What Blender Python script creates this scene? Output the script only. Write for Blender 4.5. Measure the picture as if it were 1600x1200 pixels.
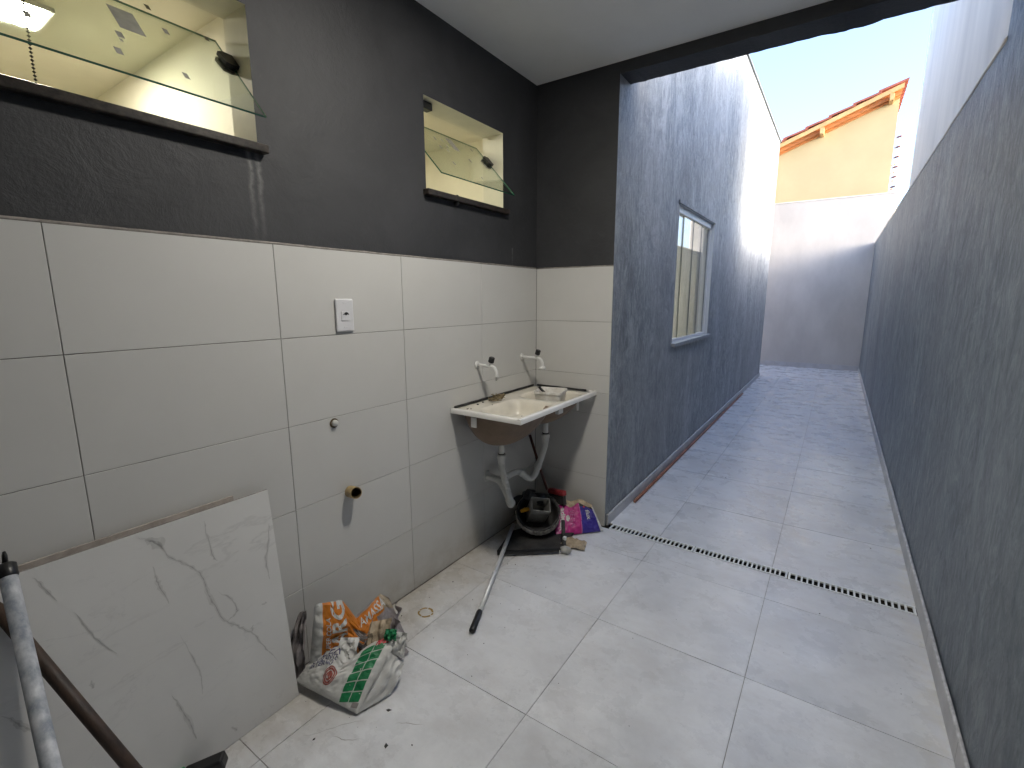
import bpy, bmesh, math, random
from mathutils import Vector, Matrix, noise
random.seed(7)
for o in list(bpy.data.objects): bpy.data.objects.remove(o, do_unlink=True)
S = bpy.context.scene
COL = S.collection
PI = math.pi
# ------------------------------------------------------------------ camera
CAMP = Vector((1.6517, -2.7274, 1.4631))
yaw, pitch, roll, FPX = -0.5952, -0.1782, -0.0015, 744.1
cyw, syw, cp, sp = math.cos(yaw), math.sin(yaw), math.cos(pitch), math.sin(pitch)
Fv = Vector((syw*cp, cyw*cp, sp)); Rv = Vector((cyw, -syw, 0)); Uv = Rv.cross(Fv)
cr, sr = math.cos(roll), math.sin(roll)
R2 = Rv*cr + Uv*sr; U2 = -Rv*sr + Uv*cr
cd = bpy.data.cameras.new('camera'); cam = bpy.data.objects.new('camera', cd); COL.objects.link(cam)
cd.sensor_width = 36; cd.lens = 36*FPX/1600; cd.clip_start = 0.05; cd.clip_end = 500
cam.matrix_world = Matrix(((R2.x, U2.x, -Fv.x, CAMP.x), (R2.y, U2.y, -Fv.y, CAMP.y), (R2.z, U2.z, -Fv.z, CAMP.z), (0, 0, 0, 1)))
S.camera = cam
# ------------------------------------------------------------------ world, sun, exposure
SUN_DIR = Vector((-1, .12, -.256)).normalized()            # the way the light travels
elev = math.asin(-SUN_DIR.z); az = math.atan2(-SUN_DIR.x, -SUN_DIR.y)
W = bpy.data.worlds.new('World'); S.world = W; W.use_nodes = True
wn = W.node_tree; wn.nodes.clear()
sky = wn.nodes.new('ShaderNodeTexSky'); sky.sky_type = 'NISHITA'; sky.sun_disc = False
sky.sun_elevation = elev; sky.sun_rotation = az; sky.air_density = .6; sky.dust_density = 4.2; sky.ozone_density = 2.0
bg = wn.nodes.new('ShaderNodeBackground'); bg.inputs[1].default_value = .15
wo = wn.nodes.new('ShaderNodeOutputWorld')
wn.links.new(sky.outputs[0], bg.inputs[0]); wn.links.new(bg.outputs[0], wo.inputs[0])
sl = bpy.data.lights.new('sun', 'SUN'); sl.energy = .25; sl.angle = math.radians(3.0); sl.color = (1, .87, .72)
sun = bpy.data.objects.new('sun', sl); COL.objects.link(sun)
sun.rotation_mode = 'QUATERNION'; sun.rotation_quaternion = SUN_DIR.to_track_quat('-Z', 'Y'); sun.location = (6, -6, 8)
S.view_settings.view_transform = 'Standard'; S.view_settings.look = 'None'
S.view_settings.gamma = 1; S.view_settings.use_curve_mapping = False; S.view_settings.exposure = 2.95
S.render.engine = 'CYCLES'
try:
    S.cycles.max_bounces = 7; S.cycles.diffuse_bounces = 5; S.cycles.transparent_max_bounces = 12
except Exception: pass
LAMP_W = 28.5; BATH_W = 18.0

# ------------------------------------------------------------------ materials
def _new(name):
    m = bpy.data.materials.new(name); m.use_nodes = True
    nt = m.node_tree; b = nt.nodes['Principled BSDF']; return m, nt, b
def N(nt, t, **k):
    n = nt.nodes.new(t)
    for a, v in k.items(): setattr(n, a, v)
    return n
def pos(nt, scale=(1, 1, 1), rnd=0.0):
    g = N(nt, 'ShaderNodeNewGeometry'); mp = N(nt, 'ShaderNodeMapping'); mp.inputs['Scale'].default_value = scale
    nt.links.new(g.outputs['Position'], mp.inputs['Vector'])
    if rnd:
        oi = N(nt, 'ShaderNodeObjectInfo'); mm = N(nt, 'ShaderNodeMath', operation='MULTIPLY'); mm.inputs[1].default_value = rnd
        cb = N(nt, 'ShaderNodeCombineXYZ')
        nt.links.new(oi.outputs['Random'], mm.inputs[0])
        for i in range(3): nt.links.new(mm.outputs[0], cb.inputs[i])
        nt.links.new(cb.outputs[0], mp.inputs['Location'])
    return mp.outputs[0]
def nz(nt, vec, scale, detail=6, rough=.6, dist=0):
    n = N(nt, 'ShaderNodeTexNoise'); n.inputs['Scale'].default_value = scale; n.inputs['Detail'].default_value = detail
    n.inputs['Roughness'].default_value = rough; n.inputs['Distortion'].default_value = dist
    nt.links.new(vec, n.inputs['Vector']); return n.outputs['Fac']
def ramp(nt, fac, stops):
    r = N(nt, 'ShaderNodeValToRGB'); e = r.color_ramp.elements
    while len(e) < len(stops): e.new(.5)
    for i, (p, c) in enumerate(stops):
        e[i].position = p; e[i].color = (c[0], c[1], c[2], 1) if isinstance(c, (tuple, list)) else (c, c, c, 1)
    nt.links.new(fac, r.inputs[0]); return r.outputs[0]
def mixc(nt, fac, a, b, mode='MIX'):
    m = N(nt, 'ShaderNodeMix', data_type='RGBA', blend_type=mode)
    def put(i, v):
        if isinstance(v, (tuple, list)): m.inputs[i].default_value = (v[0], v[1], v[2], 1)
        elif isinstance(v, (int, float)): m.inputs[i].default_value = v
        else: nt.links.new(v, m.inputs[i])
    put(0, fac); put(6, a); put(7, b); return m.outputs[2]
def math_(nt, op, a, b=None, clamp=False):
    m = N(nt, 'ShaderNodeMath', operation=op, use_clamp=clamp)
    for i, v in enumerate((a, b)):
        if v is None: continue
        if isinstance(v, (int, float)): m.inputs[i].default_value = v
        else: nt.links.new(v, m.inputs[i])
    return m.outputs[0]
def bump(nt, b, h, strength, dist=.01):
    n = N(nt, 'ShaderNodeBump'); n.inputs['Strength'].default_value = strength; n.inputs['Distance'].default_value = dist
    nt.links.new(h, n.inputs['Height']); nt.links.new(n.outputs[0], b.inputs['Normal'])
def plain(name, col, rough=.5, metal=0., var=.12, scale=12, bmp=.1, spec=.5, stretch=(1, 1, 1), col2=None, rnd=0.):
    m, nt, b = _new(name); v = pos(nt, stretch, rnd); f = nz(nt, v, scale)
    dark = col2 or tuple(c*(1-var) for c in col); lite = col if col2 else tuple(min(1, c*(1+var)) for c in col)
    nt.links.new(ramp(nt, f, [(.35, dark), (.65, lite)]), b.inputs['Base Color'])
    b.inputs['Roughness'].default_value = rough; b.inputs['Metallic'].default_value = metal; b.inputs['Specular IOR Level'].default_value = spec
    if bmp: bump(nt, b, nz(nt, v, scale*5, 4), bmp, .004)
    return m
def emit(name, col, s):
    m, nt, b = _new(name); b.inputs['Base Color'].default_value = (.8, .8, .8, 1)
    b.inputs['Emission Color'].default_value = (*col, 1); b.inputs['Emission Strength'].default_value = s; return m
M = {}
# dark paint of the covered yard
def dark_paint():
    m, nt, b = _new('dark_grey_paint'); v = pos(nt)
    f = nz(nt, v, 2.2, 8, .65, .6); f2 = nz(nt, v, 14, 8, .7, 1.2)
    c = ramp(nt, f, [(.3, (.025, .026, .029)), (.7, (.044, .045, .049))])
    c = mixc(nt, ramp(nt, f2, [(.60, 0.), (.74, .45)]), c, (.062, .063, .067))
    # lime drip marks that ran down from the end of the granite sill
    sx = N(nt, 'ShaderNodeSeparateXYZ'); g = N(nt, 'ShaderNodeNewGeometry'); nt.links.new(g.outputs['Position'], sx.inputs[0])
    wob = nz(nt, pos(nt, (1, 1, 2.5)), 9, 3)
    def streak(y0, w, zt, zb):
        yy = math_(nt, 'ADD', sx.outputs['Y'], math_(nt, 'MULTIPLY', math_(nt, 'SUBTRACT', wob, .5), .022))
        d = math_(nt, 'DIVIDE', math_(nt, 'ABSOLUTE', math_(nt, 'SUBTRACT', yy, y0)), w)
        a = math_(nt, 'SUBTRACT', 1., d, True)
        z1 = math_(nt, 'DIVIDE', math_(nt, 'SUBTRACT', sx.outputs['Z'], zb), zt-zb, True)
        z2 = math_(nt, 'LESS_THAN', sx.outputs['Z'], zt)
        return math_(nt, 'MULTIPLY', math_(nt, 'MULTIPLY', a, z1), z2)
    st = math_(nt, 'ADD', streak(-1.822, .012, 1.945, 1.60), streak(-1.793, .012, 1.945, 1.62))
    st = math_(nt, 'ADD', st, math_(nt, 'MULTIPLY', streak(-.27, .010, 1.76, 1.60), .7))
    st = math_(nt, 'MULTIPLY', st, ramp(nt, nz(nt, v, 60, 4), [(.3, .25), (.65, .9)]), True)
    c = mixc(nt, st, c, (.20, .20, .195))
    nt.links.new(c, b.inputs['Base Color']); b.inputs['Roughness'].default_value = .62
    h = math_(nt, 'ADD', nz(nt, v, 7, 8, .7, 1.), math_(nt, 'MULTIPLY', nz(nt, v, 60, 4), .35))
    bump(nt, b, h, .35, .012); return m
M['dark'] = dark_paint()
def slate(name, lo, mid, hi, rough, bs):
    m, nt, b = _new(name); v = pos(nt, (1, 1, .35)); v2 = pos(nt, (1, 1, .60)); v3 = pos(nt)
    big = nz(nt, v, 1.7, 7, .65, .8); fine = nz(nt, v, 22, 9, .75, 1.2); med = nz(nt, v2, 6.5, 10, .78, 2.2); patch = nz(nt, v3, .9, 5, .6, .5)
    f = math_(nt, 'ADD', math_(nt, 'MULTIPLY', big, .34), math_(nt, 'MULTIPLY', fine, .26))
    f = math_(nt, 'ADD', f, math_(nt, 'MULTIPLY', med, .40))
    c = ramp(nt, f, [(.44, lo), (.505, mid), (.565, hi)])  # ridge highlights and pit shade put into the colour, following the bump noise
    c = mixc(nt, ramp(nt, nz(nt, v2, 19, 8, .8, 2.6), [(.56, 0.), (.66, .6)]), c, tuple(x*.42 for x in lo))
    c = mixc(nt, ramp(nt, patch, [(.42, 0.), (.62, .35)]), c, (mid[0]*1.3, mid[1]*1.2, mid[2]*1.15))
    sx = N(nt, 'ShaderNodeSeparateXYZ'); g = N(nt, 'ShaderNodeNewGeometry'); nt.links.new(g.outputs['Position'], sx.inputs[0])
    low = math_(nt, 'SUBTRACT', 1., math_(nt, 'DIVIDE', sx.outputs['Z'], .55), True)
    c = mixc(nt, math_(nt, 'MULTIPLY', low, ramp(nt, nz(nt, v2, 5, 9, .8, 1.), [(.52, 0.), (.66, .5)])), c, (.30, .31, .30))
    nt.links.new(c, b.inputs['Base Color'])
    nt.links.new(ramp(nt, fine, [(.3, rough+.14), (.7, rough-.08)]), b.inputs['Roughness'])
    h = math_(nt, 'ADD', math_(nt, 'MULTIPLY', med, .9), math_(nt, 'MULTIPLY', fine, .45))
    h = math_(nt, 'ADD', h, math_(nt, 'MULTIPLY', nz(nt, v2, 70, 5, .7), .2))
    bump(nt, b, h, bs, .022); return m
M['slate'] = slate('slate_blue_paint_lit', (.175, .195, .212), (.285, .310, .330), (.41, .435, .455), .42, 1.0)  # paler copy of the shared wall paint, its stronger light put into the colour
M['slate_shaded'] = slate('slate_blue_paint_shaded', (.098, .122, .145), (.155, .184, .212), (.228, .262, .295), .42, .85)  # same paint as the house side, its shade put into the colour
M['wallwhite'] = plain('pale_grey_wall_paint', (.52, .495, .465), .8, var=.08, scale=2.5, bmp=.3, stretch=(1, 1, .5))
M['neigh'] = plain('neighbour_pale_paint', (.86, .80, .72), .75, var=.10, scale=2.2, bmp=.25, stretch=(1, 1, .25))
M['yellow'] = plain('yellow_wall_paint', (.50, .42, .24), .8, var=.05, scale=1.5, bmp=.15)
M['ceiling'] = plain('white_ceiling_paint', (.88, .88, .88), .85, var=.04, scale=1.5, bmp=.08)
M['roomwall'] = plain('off_white_room_paint', (.80, .78, .72), .7, var=.03, scale=2, bmp=.03)
M['beige'] = plain('cream_wall_paint', (.80, .77, .64), .6, var=.05, scale=2, bmp=.05)
M['bathceil'] = plain('cream_ceiling_paint', (.78, .75, .63), .7, var=.05, scale=2, bmp=.05)
M['reveal'] = plain('cream_reveal_paint', (.70, .67, .54), .55, var=.06, scale=6, bmp=.06)
def wall_tile_mat():
    m, nt, b = _new('satin_white_ceramic'); v = pos(nt, (1, 1, 1), 5.); f = nz(nt, v, 1.8, 5)
    c = ramp(nt, f, [(.3, (.56, .555, .535)), (.7, (.60, .595, .575))])
    d = nz(nt, pos(nt), 90, 2); d2 = nz(nt, pos(nt), 7, 3)
    c = mixc(nt, math_(nt, 'MULTIPLY', ramp(nt, d, [(.74, 0.), (.79, .5)]), ramp(nt, d2, [(.5, 0.), (.65, 1.)])), c, (.16, .14, .12))
    # cement dust splashed along the foot of the wall
    sx = N(nt, 'ShaderNodeSeparateXYZ'); g = N(nt, 'ShaderNodeNewGeometry'); nt.links.new(g.outputs['Position'], sx.inputs[0])
    low = math_(nt, 'SUBTRACT', 1., math_(nt, 'DIVIDE', sx.outputs['Z'], .22), True)
    c = mixc(nt, math_(nt, 'MULTIPLY', low, ramp(nt, nz(nt, pos(nt), 5, 6, .7), [(.35, 0.), (.7, .7)])), c, (.30, .26, .20))
    nt.links.new(c, b.inputs['Base Color'])
    nt.links.new(ramp(nt, nz(nt, v, 6, 6, .7), [(.3, .30), (.7, .44)]), b.inputs['Roughness'])
    bump(nt, b, nz(nt, pos(nt), 3.5, 2), .06, .006); return m
M['wtile'] = wall_tile_mat()
M['grout'] = plain('dark_grout', (.13, .115, .10), .9, var=.3, scale=30, bmp=.2)
M['lgrout'] = plain('beige_grout_fillet', (.24, .22, .20), .85, var=.25, scale=30, bmp=.2)
def floor_mat():
    m, nt, b = _new('cement_look_porcelain'); v = pos(nt, (1, 1, 1), 9.); vs = pos(nt, (.75, 1.5, 1), 9.)
    c = ramp(nt, nz(nt, v, 2.6, 10, .68), [(.32, (.57, .58, .595)), (.5, (.70, .71, .725)), (.68, (.785, .79, .80))])
    c = mixc(nt, ramp(nt, nz(nt, vs, 5.5, 10, .74), [(.47, 0.), (.66, .55)]), c, (.56, .55, .55))
    c = mixc(nt, ramp(nt, nz(nt, v, 15, 8, .75), [(.55, 0.), (.72, .40)]), c, (.52, .51, .505))
    w = pos(nt)
    c = mixc(nt, ramp(nt, nz(nt, w, 1.9, 5, .6, 1.2), [(.52, 0.), (.66, .35)]), c, (.52, .52, .53))
    # builder's scuffs: faint swept arcs of dried cement
    c = mixc(nt, ramp(nt, nz(nt, pos(nt, (2.6, .8, 1)), 5, 8, .8, 3.), [(.60, 0.), (.72, .4)]), c, (.72, .71, .69))
    sx = N(nt, 'ShaderNodeSeparateXYZ'); g = N(nt, 'ShaderNodeNewGeometry'); nt.links.new(g.outputs['Position'], sx.inputs[0])
    # brown dust that settled near the tiled wall
    dx = math_(nt, 'ADD', sx.outputs['X'], math_(nt, 'MULTIPLY', math_(nt, 'SUBTRACT', nz(nt, w, 3.5, 6), .5), .45))
    near = math_(nt, 'SUBTRACT', 1., math_(nt, 'DIVIDE', dx, .42), True)
    ylim = math_(nt, 'LESS_THAN', sx.outputs['Y'], 0.)
    near = math_(nt, 'MULTIPLY', math_(nt, 'MULTIPLY', near, ylim), ramp(nt, nz(nt, w, 9, 8, .7), [(.25, .35), (.7, 1.)]))
    c = mixc(nt, math_(nt, 'MULTIPLY', near, .9, True), c, (.33, .28, .21))
    # sandy deposit along the right-hand skirting
    dr = math_(nt, 'DIVIDE', math_(nt, 'SUBTRACT', sx.outputs['X'], 1.99), .12, True)
    dr = math_(nt, 'MULTIPLY', dr, ramp(nt, nz(nt, pos(nt, (1, .8, 1)), 8, 8, .7), [(.4, 0.), (.7, .8)]))
    c = mixc(nt, dr, c, (.66, .61, .48))
    nt.links.new(c, b.inputs['Base Color'])
    nt.links.new(ramp(nt, nz(nt, w, 5, 8, .7), [(.3, .20), (.7, .38)]), b.inputs['Roughness'])
    bump(nt, b, nz(nt, vs, 14, 7, .7), .08, .004); return m
M['ftile'] = floor_mat()
M['fgrout'] = plain('grey_beige_floor_grout', (.24, .215, .195), .9, var=.25, scale=8, bmp=.15)
M['skirt'] = plain('skirting_porcelain', (.50, .495, .50), .5, var=.12, scale=8, bmp=.08, rnd=5.)
M['skirtmortar'] = plain('skirting_mortar', (.55, .55, .55), .9, var=.2, scale=40, bmp=.4)
M['granite'] = plain('dark_granite', (.028, .022, .018), .28, var=.7, scale=60, bmp=.1)
M['greystone'] = plain('grey_stone_sill', (.30, .31, .33), .5, var=.2, scale=30)
def glass_mat(name, tint, extra=.0, rgh=.0):
    m, nt, b = _new(name); nt.nodes.remove(b)
    out = nt.nodes['Material Output']; tr = N(nt, 'ShaderNodeBsdfTransparent'); gl = N(nt, 'ShaderNodeBsdfGlossy')
    tr.inputs[0].default_value = (*tint, 1); gl.inputs['Roughness'].default_value = rgh
    fr = N(nt, 'ShaderNodeFresnel'); gg = N(nt, 'ShaderNodeNewGeometry')
    nt.links.new(math_(nt, 'SUBTRACT', 1.5, math_(nt, 'MULTIPLY', gg.outputs['Backfacing'], .8333)), fr.inputs[0])
    f = math_(nt, 'ADD', fr.outputs[0], extra, True); mx = N(nt, 'ShaderNodeMixShader')
    nt.links.new(f, mx.inputs[0]); nt.links.new(tr.outputs[0], mx.inputs[1]); nt.links.new(gl.outputs[0], mx.inputs[2])
    nt.links.new(mx.outputs[0], out.inputs[0]); return m
M['glass'] = glass_mat('clear_greenish_glass', (.94, .97, .93), .02)
M['glass2'] = glass_mat('corridor_window_glass', (.95, .97, .96), .22)
M['gedge'] = plain('green_glass_edge', (.03, .13, .085), .2, var=.2, bmp=0)
M['decal'] = plain('frosted_grey_square', (.30, .30, .27), .6, var=.12, scale=30, bmp=0)
M['black'] = plain('black_plastic', (.012, .012, .013), .38, var=.2, scale=20, bmp=.05)
M['blackdirty'] = plain('dusty_black_rubber', (.03, .029, .028), .75, var=.5, scale=18, bmp=.3)
M['white'] = plain('white_plastic', (.72, .72, .70), .35, var=.03, scale=10, bmp=.02)
M['whitedirty'] = plain('mortar_splashed_white_plastic', (.80, .79, .76), .5, scale=22, bmp=.15, col2=(.55, .52, .46))
M['pvc'] = plain('white_pvc_pipe', (.62, .62, .59), .4, var=.08, scale=12, bmp=.03)
M['socket'] = plain('socket_plate_plastic', (.66, .66, .68), .35, var=.03, bmp=.0)
M['cream'] = plain('cream_sink_resin', (.68, .64, .55), .22, var=.07, scale=7, bmp=.03)
M['rim'] = plain('white_sink_rim', (.74, .73, .70), .25, var=.04, scale=9, bmp=.02)
M['sinkunder'] = plain('raw_brown_resin', (.20, .14, .095), .6, var=.2, scale=7, bmp=.2)
M['rust'] = plain('straw_brown_fibre', (.22, .17, .09), .7, var=.5, scale=60, bmp=0)
M['oldpipe'] = plain('yellowed_pvc', (.36, .26, .12), .5, var=.25, scale=30, bmp=.1)
M['pipeinside'] = plain('brown_pipe_inside', (.10, .07, .035), .7, var=.3, scale=30)
M['alu'] = plain('brushed_aluminium', (.66, .68, .69), .38, metal=.25, var=.1, scale=14, bmp=.05)
M['alupaint'] = plain('paint_splashed_pole', (.64, .66, .69), .5, scale=26, bmp=.15, col2=(.22, .25, .30), stretch=(1, 1, .6))
M['wood'] = plain('dark_wood_handle', (.075, .045, .030), .55, scale=5, bmp=.3, col2=(.028, .019, .015), stretch=(6, 6, 1))
M['redwood'] = plain('dark_red_stick', (.09, .03, .022), .5, var=.3)
M['copper'] = plain('reddish_brown_pipe', (.30, .12, .075), .45, var=.25, scale=6, bmp=.05)
M['red'] = plain('dull_red_plastic', (.30, .03, .035), .4, var=.15)
M['yellowpl'] = plain('yellow_plastic', (.75, .38, .03), .4, var=.1)
M['tin'] = plain('scuffed_grey_tin', (.42, .41, .38), .5, metal=.2, var=.3, scale=14, bmp=.2)
M['oring'] = plain('mortar_crusted_rubber', (.62, .60, .56), .8, scale=25, bmp=.6, col2=(.26, .24, .22))
M['grate'] = plain('white_drain_plastic', (.82, .84, .82), .4, var=.08, scale=20, bmp=.03)
M['slot_shade'] = plain('channel_shade_black', (.012, .011, .010), .9, var=.3)  # painted shade: keeps the drain slots black
M['green'] = plain('green_plastic', (.02, .30, .10), .4, var=.1)
# bag prints
M['b_white'] = plain('bag_white', (.60, .60, .58), .42, var=.07, scale=14, bmp=.12)
M['b_orange'] = plain('bag_orange', (.62, .20, .02), .45, var=.15, scale=14, bmp=.12)
M['b_brown'] = plain('bag_kraft_brown', (.17, .065, .03), .7, var=.3, scale=10, bmp=.2)
M['b_kraft'] = plain('bag_grey_kraft', (.30, .27, .27), .7, var=.25, scale=10, bmp=.25)
M['b_straw'] = plain('bag_inner_kraft', (.42, .34, .24), .8, var=.3, scale=25, bmp=.3)
M['b_green'] = plain('bag_green', (.015, .20, .075), .4, var=.12, scale=14, bmp=.1)
M['b_red'] = plain('bag_red', (.50, .02, .03), .4, var=.12, scale=14)
M['b_redlogo'] = plain('bag_logo_red', (.34, .09, .07), .5, var=.1)
M['b_blue'] = plain('bag_blue_ink', (.03, .03, .14), .5, var=.1)
M['b_magenta'] = plain('bag_magenta', (.45, .02, .20), .4, var=.12, scale=14, bmp=.1)
M['b_navy'] = plain('bag_violet_blue', (.045, .03, .26), .4, var=.15, scale=14, bmp=.1)
M['b_pink'] = plain('bag_pink_line', (.55, .20, .40), .5, var=.1)
M['b_grey'] = plain('bag_grey_oval', (.26, .24, .23), .5, var=.1)
M['ink'] = plain('black_ink', (.02, .02, .02), .5, var=.1, bmp=0)
M['ochre'] = plain('ochre_glue', (.30, .19, .04), .6, var=.3, scale=60)
M['rooftile'] = plain('red_clay_tile', (.40, .12, .075), .8, var=.25, scale=9, bmp=.2, rnd=3.)
M['timber'] = plain('orange_varnished_timber', (.55, .22, .07), .5, var=.25, scale=5, bmp=.1, stretch=(1, 1, 6))
M['timberlight'] = plain('light_timber', (.68, .42, .18), .55, var=.15, scale=7)
M['flash'] = plain('grey_flashing', (.16, .18, .19), .5, metal=.3, var=.15)
M['post'] = plain('galvanised_post', (.74, .70, .62), .5, var=.1)
M['curtain'] = plain('off_white_shutter', (.86, .85, .81), .6, var=.03, scale=3, bmp=.03, stretch=(1, 6, .3))
M['aluw'] = plain('white_aluminium', (.72, .73, .74), .35, var=.04, bmp=.0)
M['glamp'] = emit('lit_lamp_diffuser', (1, .95, .86), LAMP_W)
M['gbath'] = emit('lit_bathroom_panel', (1, .95, .80), BATH_W)
def marble():
    m, nt, b = _new('white_veined_marble_tile'); v = pos(nt, (1, 1, 1))
    base = ramp(nt, nz(nt, v, 2.5, 4), [(.3, (.64, .635, .62)), (.7, (.70, .695, .68))])
    def veins(sc, th, seed):
        mp = N(nt, 'ShaderNodeMapping'); mp.inputs['Location'].default_value = seed; mp.inputs['Rotation'].default_value = (.75, 0, 0)
        mp.inputs['Scale'].default_value = (1, .55, 1.5); nt.links.new(v, mp.inputs[0])
        f = nz(nt, mp.outputs[0], sc, 7, .62, .5)
        d = math_(nt, 'ABSOLUTE', math_(nt, 'SUBTRACT', f, .5))
        line = math_(nt, 'SUBTRACT', 1., math_(nt, 'DIVIDE', d, th), True)
        gate = ramp(nt, nz(nt, mp.outputs[0], sc*1.7, 3), [(.50, 0.), (.62, 1.)])
        return math_(nt, 'MULTIPLY', line, gate)
    a = veins(1.5, .012, (1.3, 4.1, 2.2)); c2 = veins(3.2, .010, (7.3, .4, 5.))
    f = math_(nt, 'ADD', math_(nt, 'MULTIPLY', a, .16), math_(nt, 'MULTIPLY', c2, .12), True)
    nt.links.new(mixc(nt, f, base, (.17, .165, .165)), b.inputs['Base Color']); b.inputs['Roughness'].default_value = .30
    return m
M['marble'] = marble()

# ------------------------------------------------------------------ object helpers
def wloc(o):
    v = Vector((0, 0, 0))
    while o: v = v + o.location; o = o.parent
    return v
def thing(name, loc, label, cat, group=None):
    o = bpy.data.objects.new(name, None); COL.objects.link(o); o.location = loc; o.empty_display_size = .1
    o['label'] = label; o['category'] = cat
    if group: o['group'] = group
    return o
def tag(o, label, cat, group=None):
    o['label'] = label; o['category'] = cat
    if group: o['group'] = group
    return o
def mk(name, V, F, mats, parent=None, smooth=False, fm=None, origin=None, kind=None):
    me = bpy.data.meshes.new(name); base = wloc(parent) if parent else Vector((0, 0, 0))
    org = Vector(origin) if origin is not None else base
    me.from_pydata([tuple(Vector(v)-org) for v in V], [], F)
    for m in (mats if isinstance(mats, list) else [mats]): me.materials.append(m)
    if fm: me.polygons.foreach_set('material_index', fm)
    if smooth: me.polygons.foreach_set('use_smooth', [True]*len(me.polygons))
    me.validate(); me.update(); o = bpy.data.objects.new(name, me); COL.objects.link(o)
    if parent: o.parent = parent
    o.location = org-base if parent else org
    if kind: o['kind'] = kind
    return o
class G:
    """gathers several shapes of ONE part"""
    def __init__(s): s.V = []; s.F = []; s.m = []
    def add(s, V, F, mi=0):
        n = len(s.V); s.V += [Vector(v) for v in V]; s.F += [tuple(i+n for i in f) for f in F]; s.m += [mi]*len(F); return s
    def box(s, a, b, mi=0, ch=0.):
        V, F = boxg(a, b, ch); return s.add(V, F, mi)
    def tube(s, P, r, n=12, cap=True, mi=0):
        V, F = tubeg(P, r, n, cap); return s.add(V, F, mi)
    def out(s, name, mats, parent=None, smooth=False, **k): return mk(name, s.V, s.F, mats, parent, smooth, s.m, **k)
def boxg(a, b, ch=0.):
    x0, y0, z0 = [min(a[i], b[i]) for i in range(3)]; x1, y1, z1 = [max(a[i], b[i]) for i in range(3)]
    if ch <= 0:
        V = [(x, y, z) for z in (z0, z1) for y in (y0, y1) for x in (x0, x1)]
        return V, [(0, 2, 3, 1), (4, 5, 7, 6), (0, 1, 5, 4), (2, 6, 7, 3), (0, 4, 6, 2), (1, 3, 7, 5)]
    bm = bmesh.new(); bmesh.ops.create_cube(bm, size=1)
    for v in bm.verts: v.co = Vector(((x0+x1)/2+v.co.x*(x1-x0), (y0+y1)/2+v.co.y*(y1-y0), (z0+z1)/2+v.co.z*(z1-z0)))
    bmesh.ops.bevel(bm, geom=bm.edges[:], offset=ch, segments=2, affect='EDGES', profile=.5)
    bm.verts.index_update(); V = [v.co.copy() for v in bm.verts]; F = [tuple(v.index for v in f.verts) for f in bm.faces]; bm.free(); return V, F
def box(name, a, b, mat, parent=None, ch=0., **k):
    V, F = boxg(a, b, ch); return mk(name, V, F, mat, parent, **k)
def tubeg(P, r, n=12, cap=True):
    P = [Vector(p) for p in P]; rs = r if isinstance(r, (list, tuple)) else [r]*len(P)
    V = []; F = []; up = None
    for i, p in enumerate(P):
        t = (P[min(i+1, len(P)-1)]-P[max(i-1, 0)])
        if t.length < 1e-9: t = Vector((0, 0, 1))
        t.normalize()
        if up is None: up = t.orthogonal().normalized()
        up = (up - t*up.dot(t))
        up = up.normalized() if up.length > 1e-6 else t.orthogonal().normalized()
        s = t.cross(up)
        for k in range(n):
            a = 2*PI*k/n; V.append(p+(up*math.cos(a)+s*math.sin(a))*rs[i])
    for i in range(len(P)-1):
        for k in range(n):
            k2 = (k+1) % n; F.append((i*n+k, i*n+k2, (i+1)*n+k2, (i+1)*n+k))
    if cap: F.append(tuple(range(n-1, -1, -1))); F.append(tuple(range((len(P)-1)*n, len(P)*n)))
    return V, F
def tube(name, P, r, mat, parent=None, n=14, smooth=True, cap=True, **k):
    V, F = tubeg(P, r, n, cap); return mk(name, V, F, mat, parent, smooth, **k)
def curve(P, k=6):
    """Catmull-Rom through the points"""
    P = [Vector(p) for p in P]; Q = [P[0]*2-P[1]]+P+[P[-1]*2-P[-2]]; out = []
    for i in range(1, len(Q)-2):
        a, b, c, d = Q[i-1:i+3]
        for j in range(k):
            t = j/k; out.append(.5*((2*b)+(c-a)*t+(2*a-5*b+4*c-d)*t*t+(3*b-a-3*c+d)*t**3))
    out.append(P[-1]); return out
def shade_auto(o, ang=35):
    for p in o.data.polygons: p.use_smooth = True
    try: o.data.set_sharp_from_angle(angle=math.radians(ang))
    except Exception: pass
    return o
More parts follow.
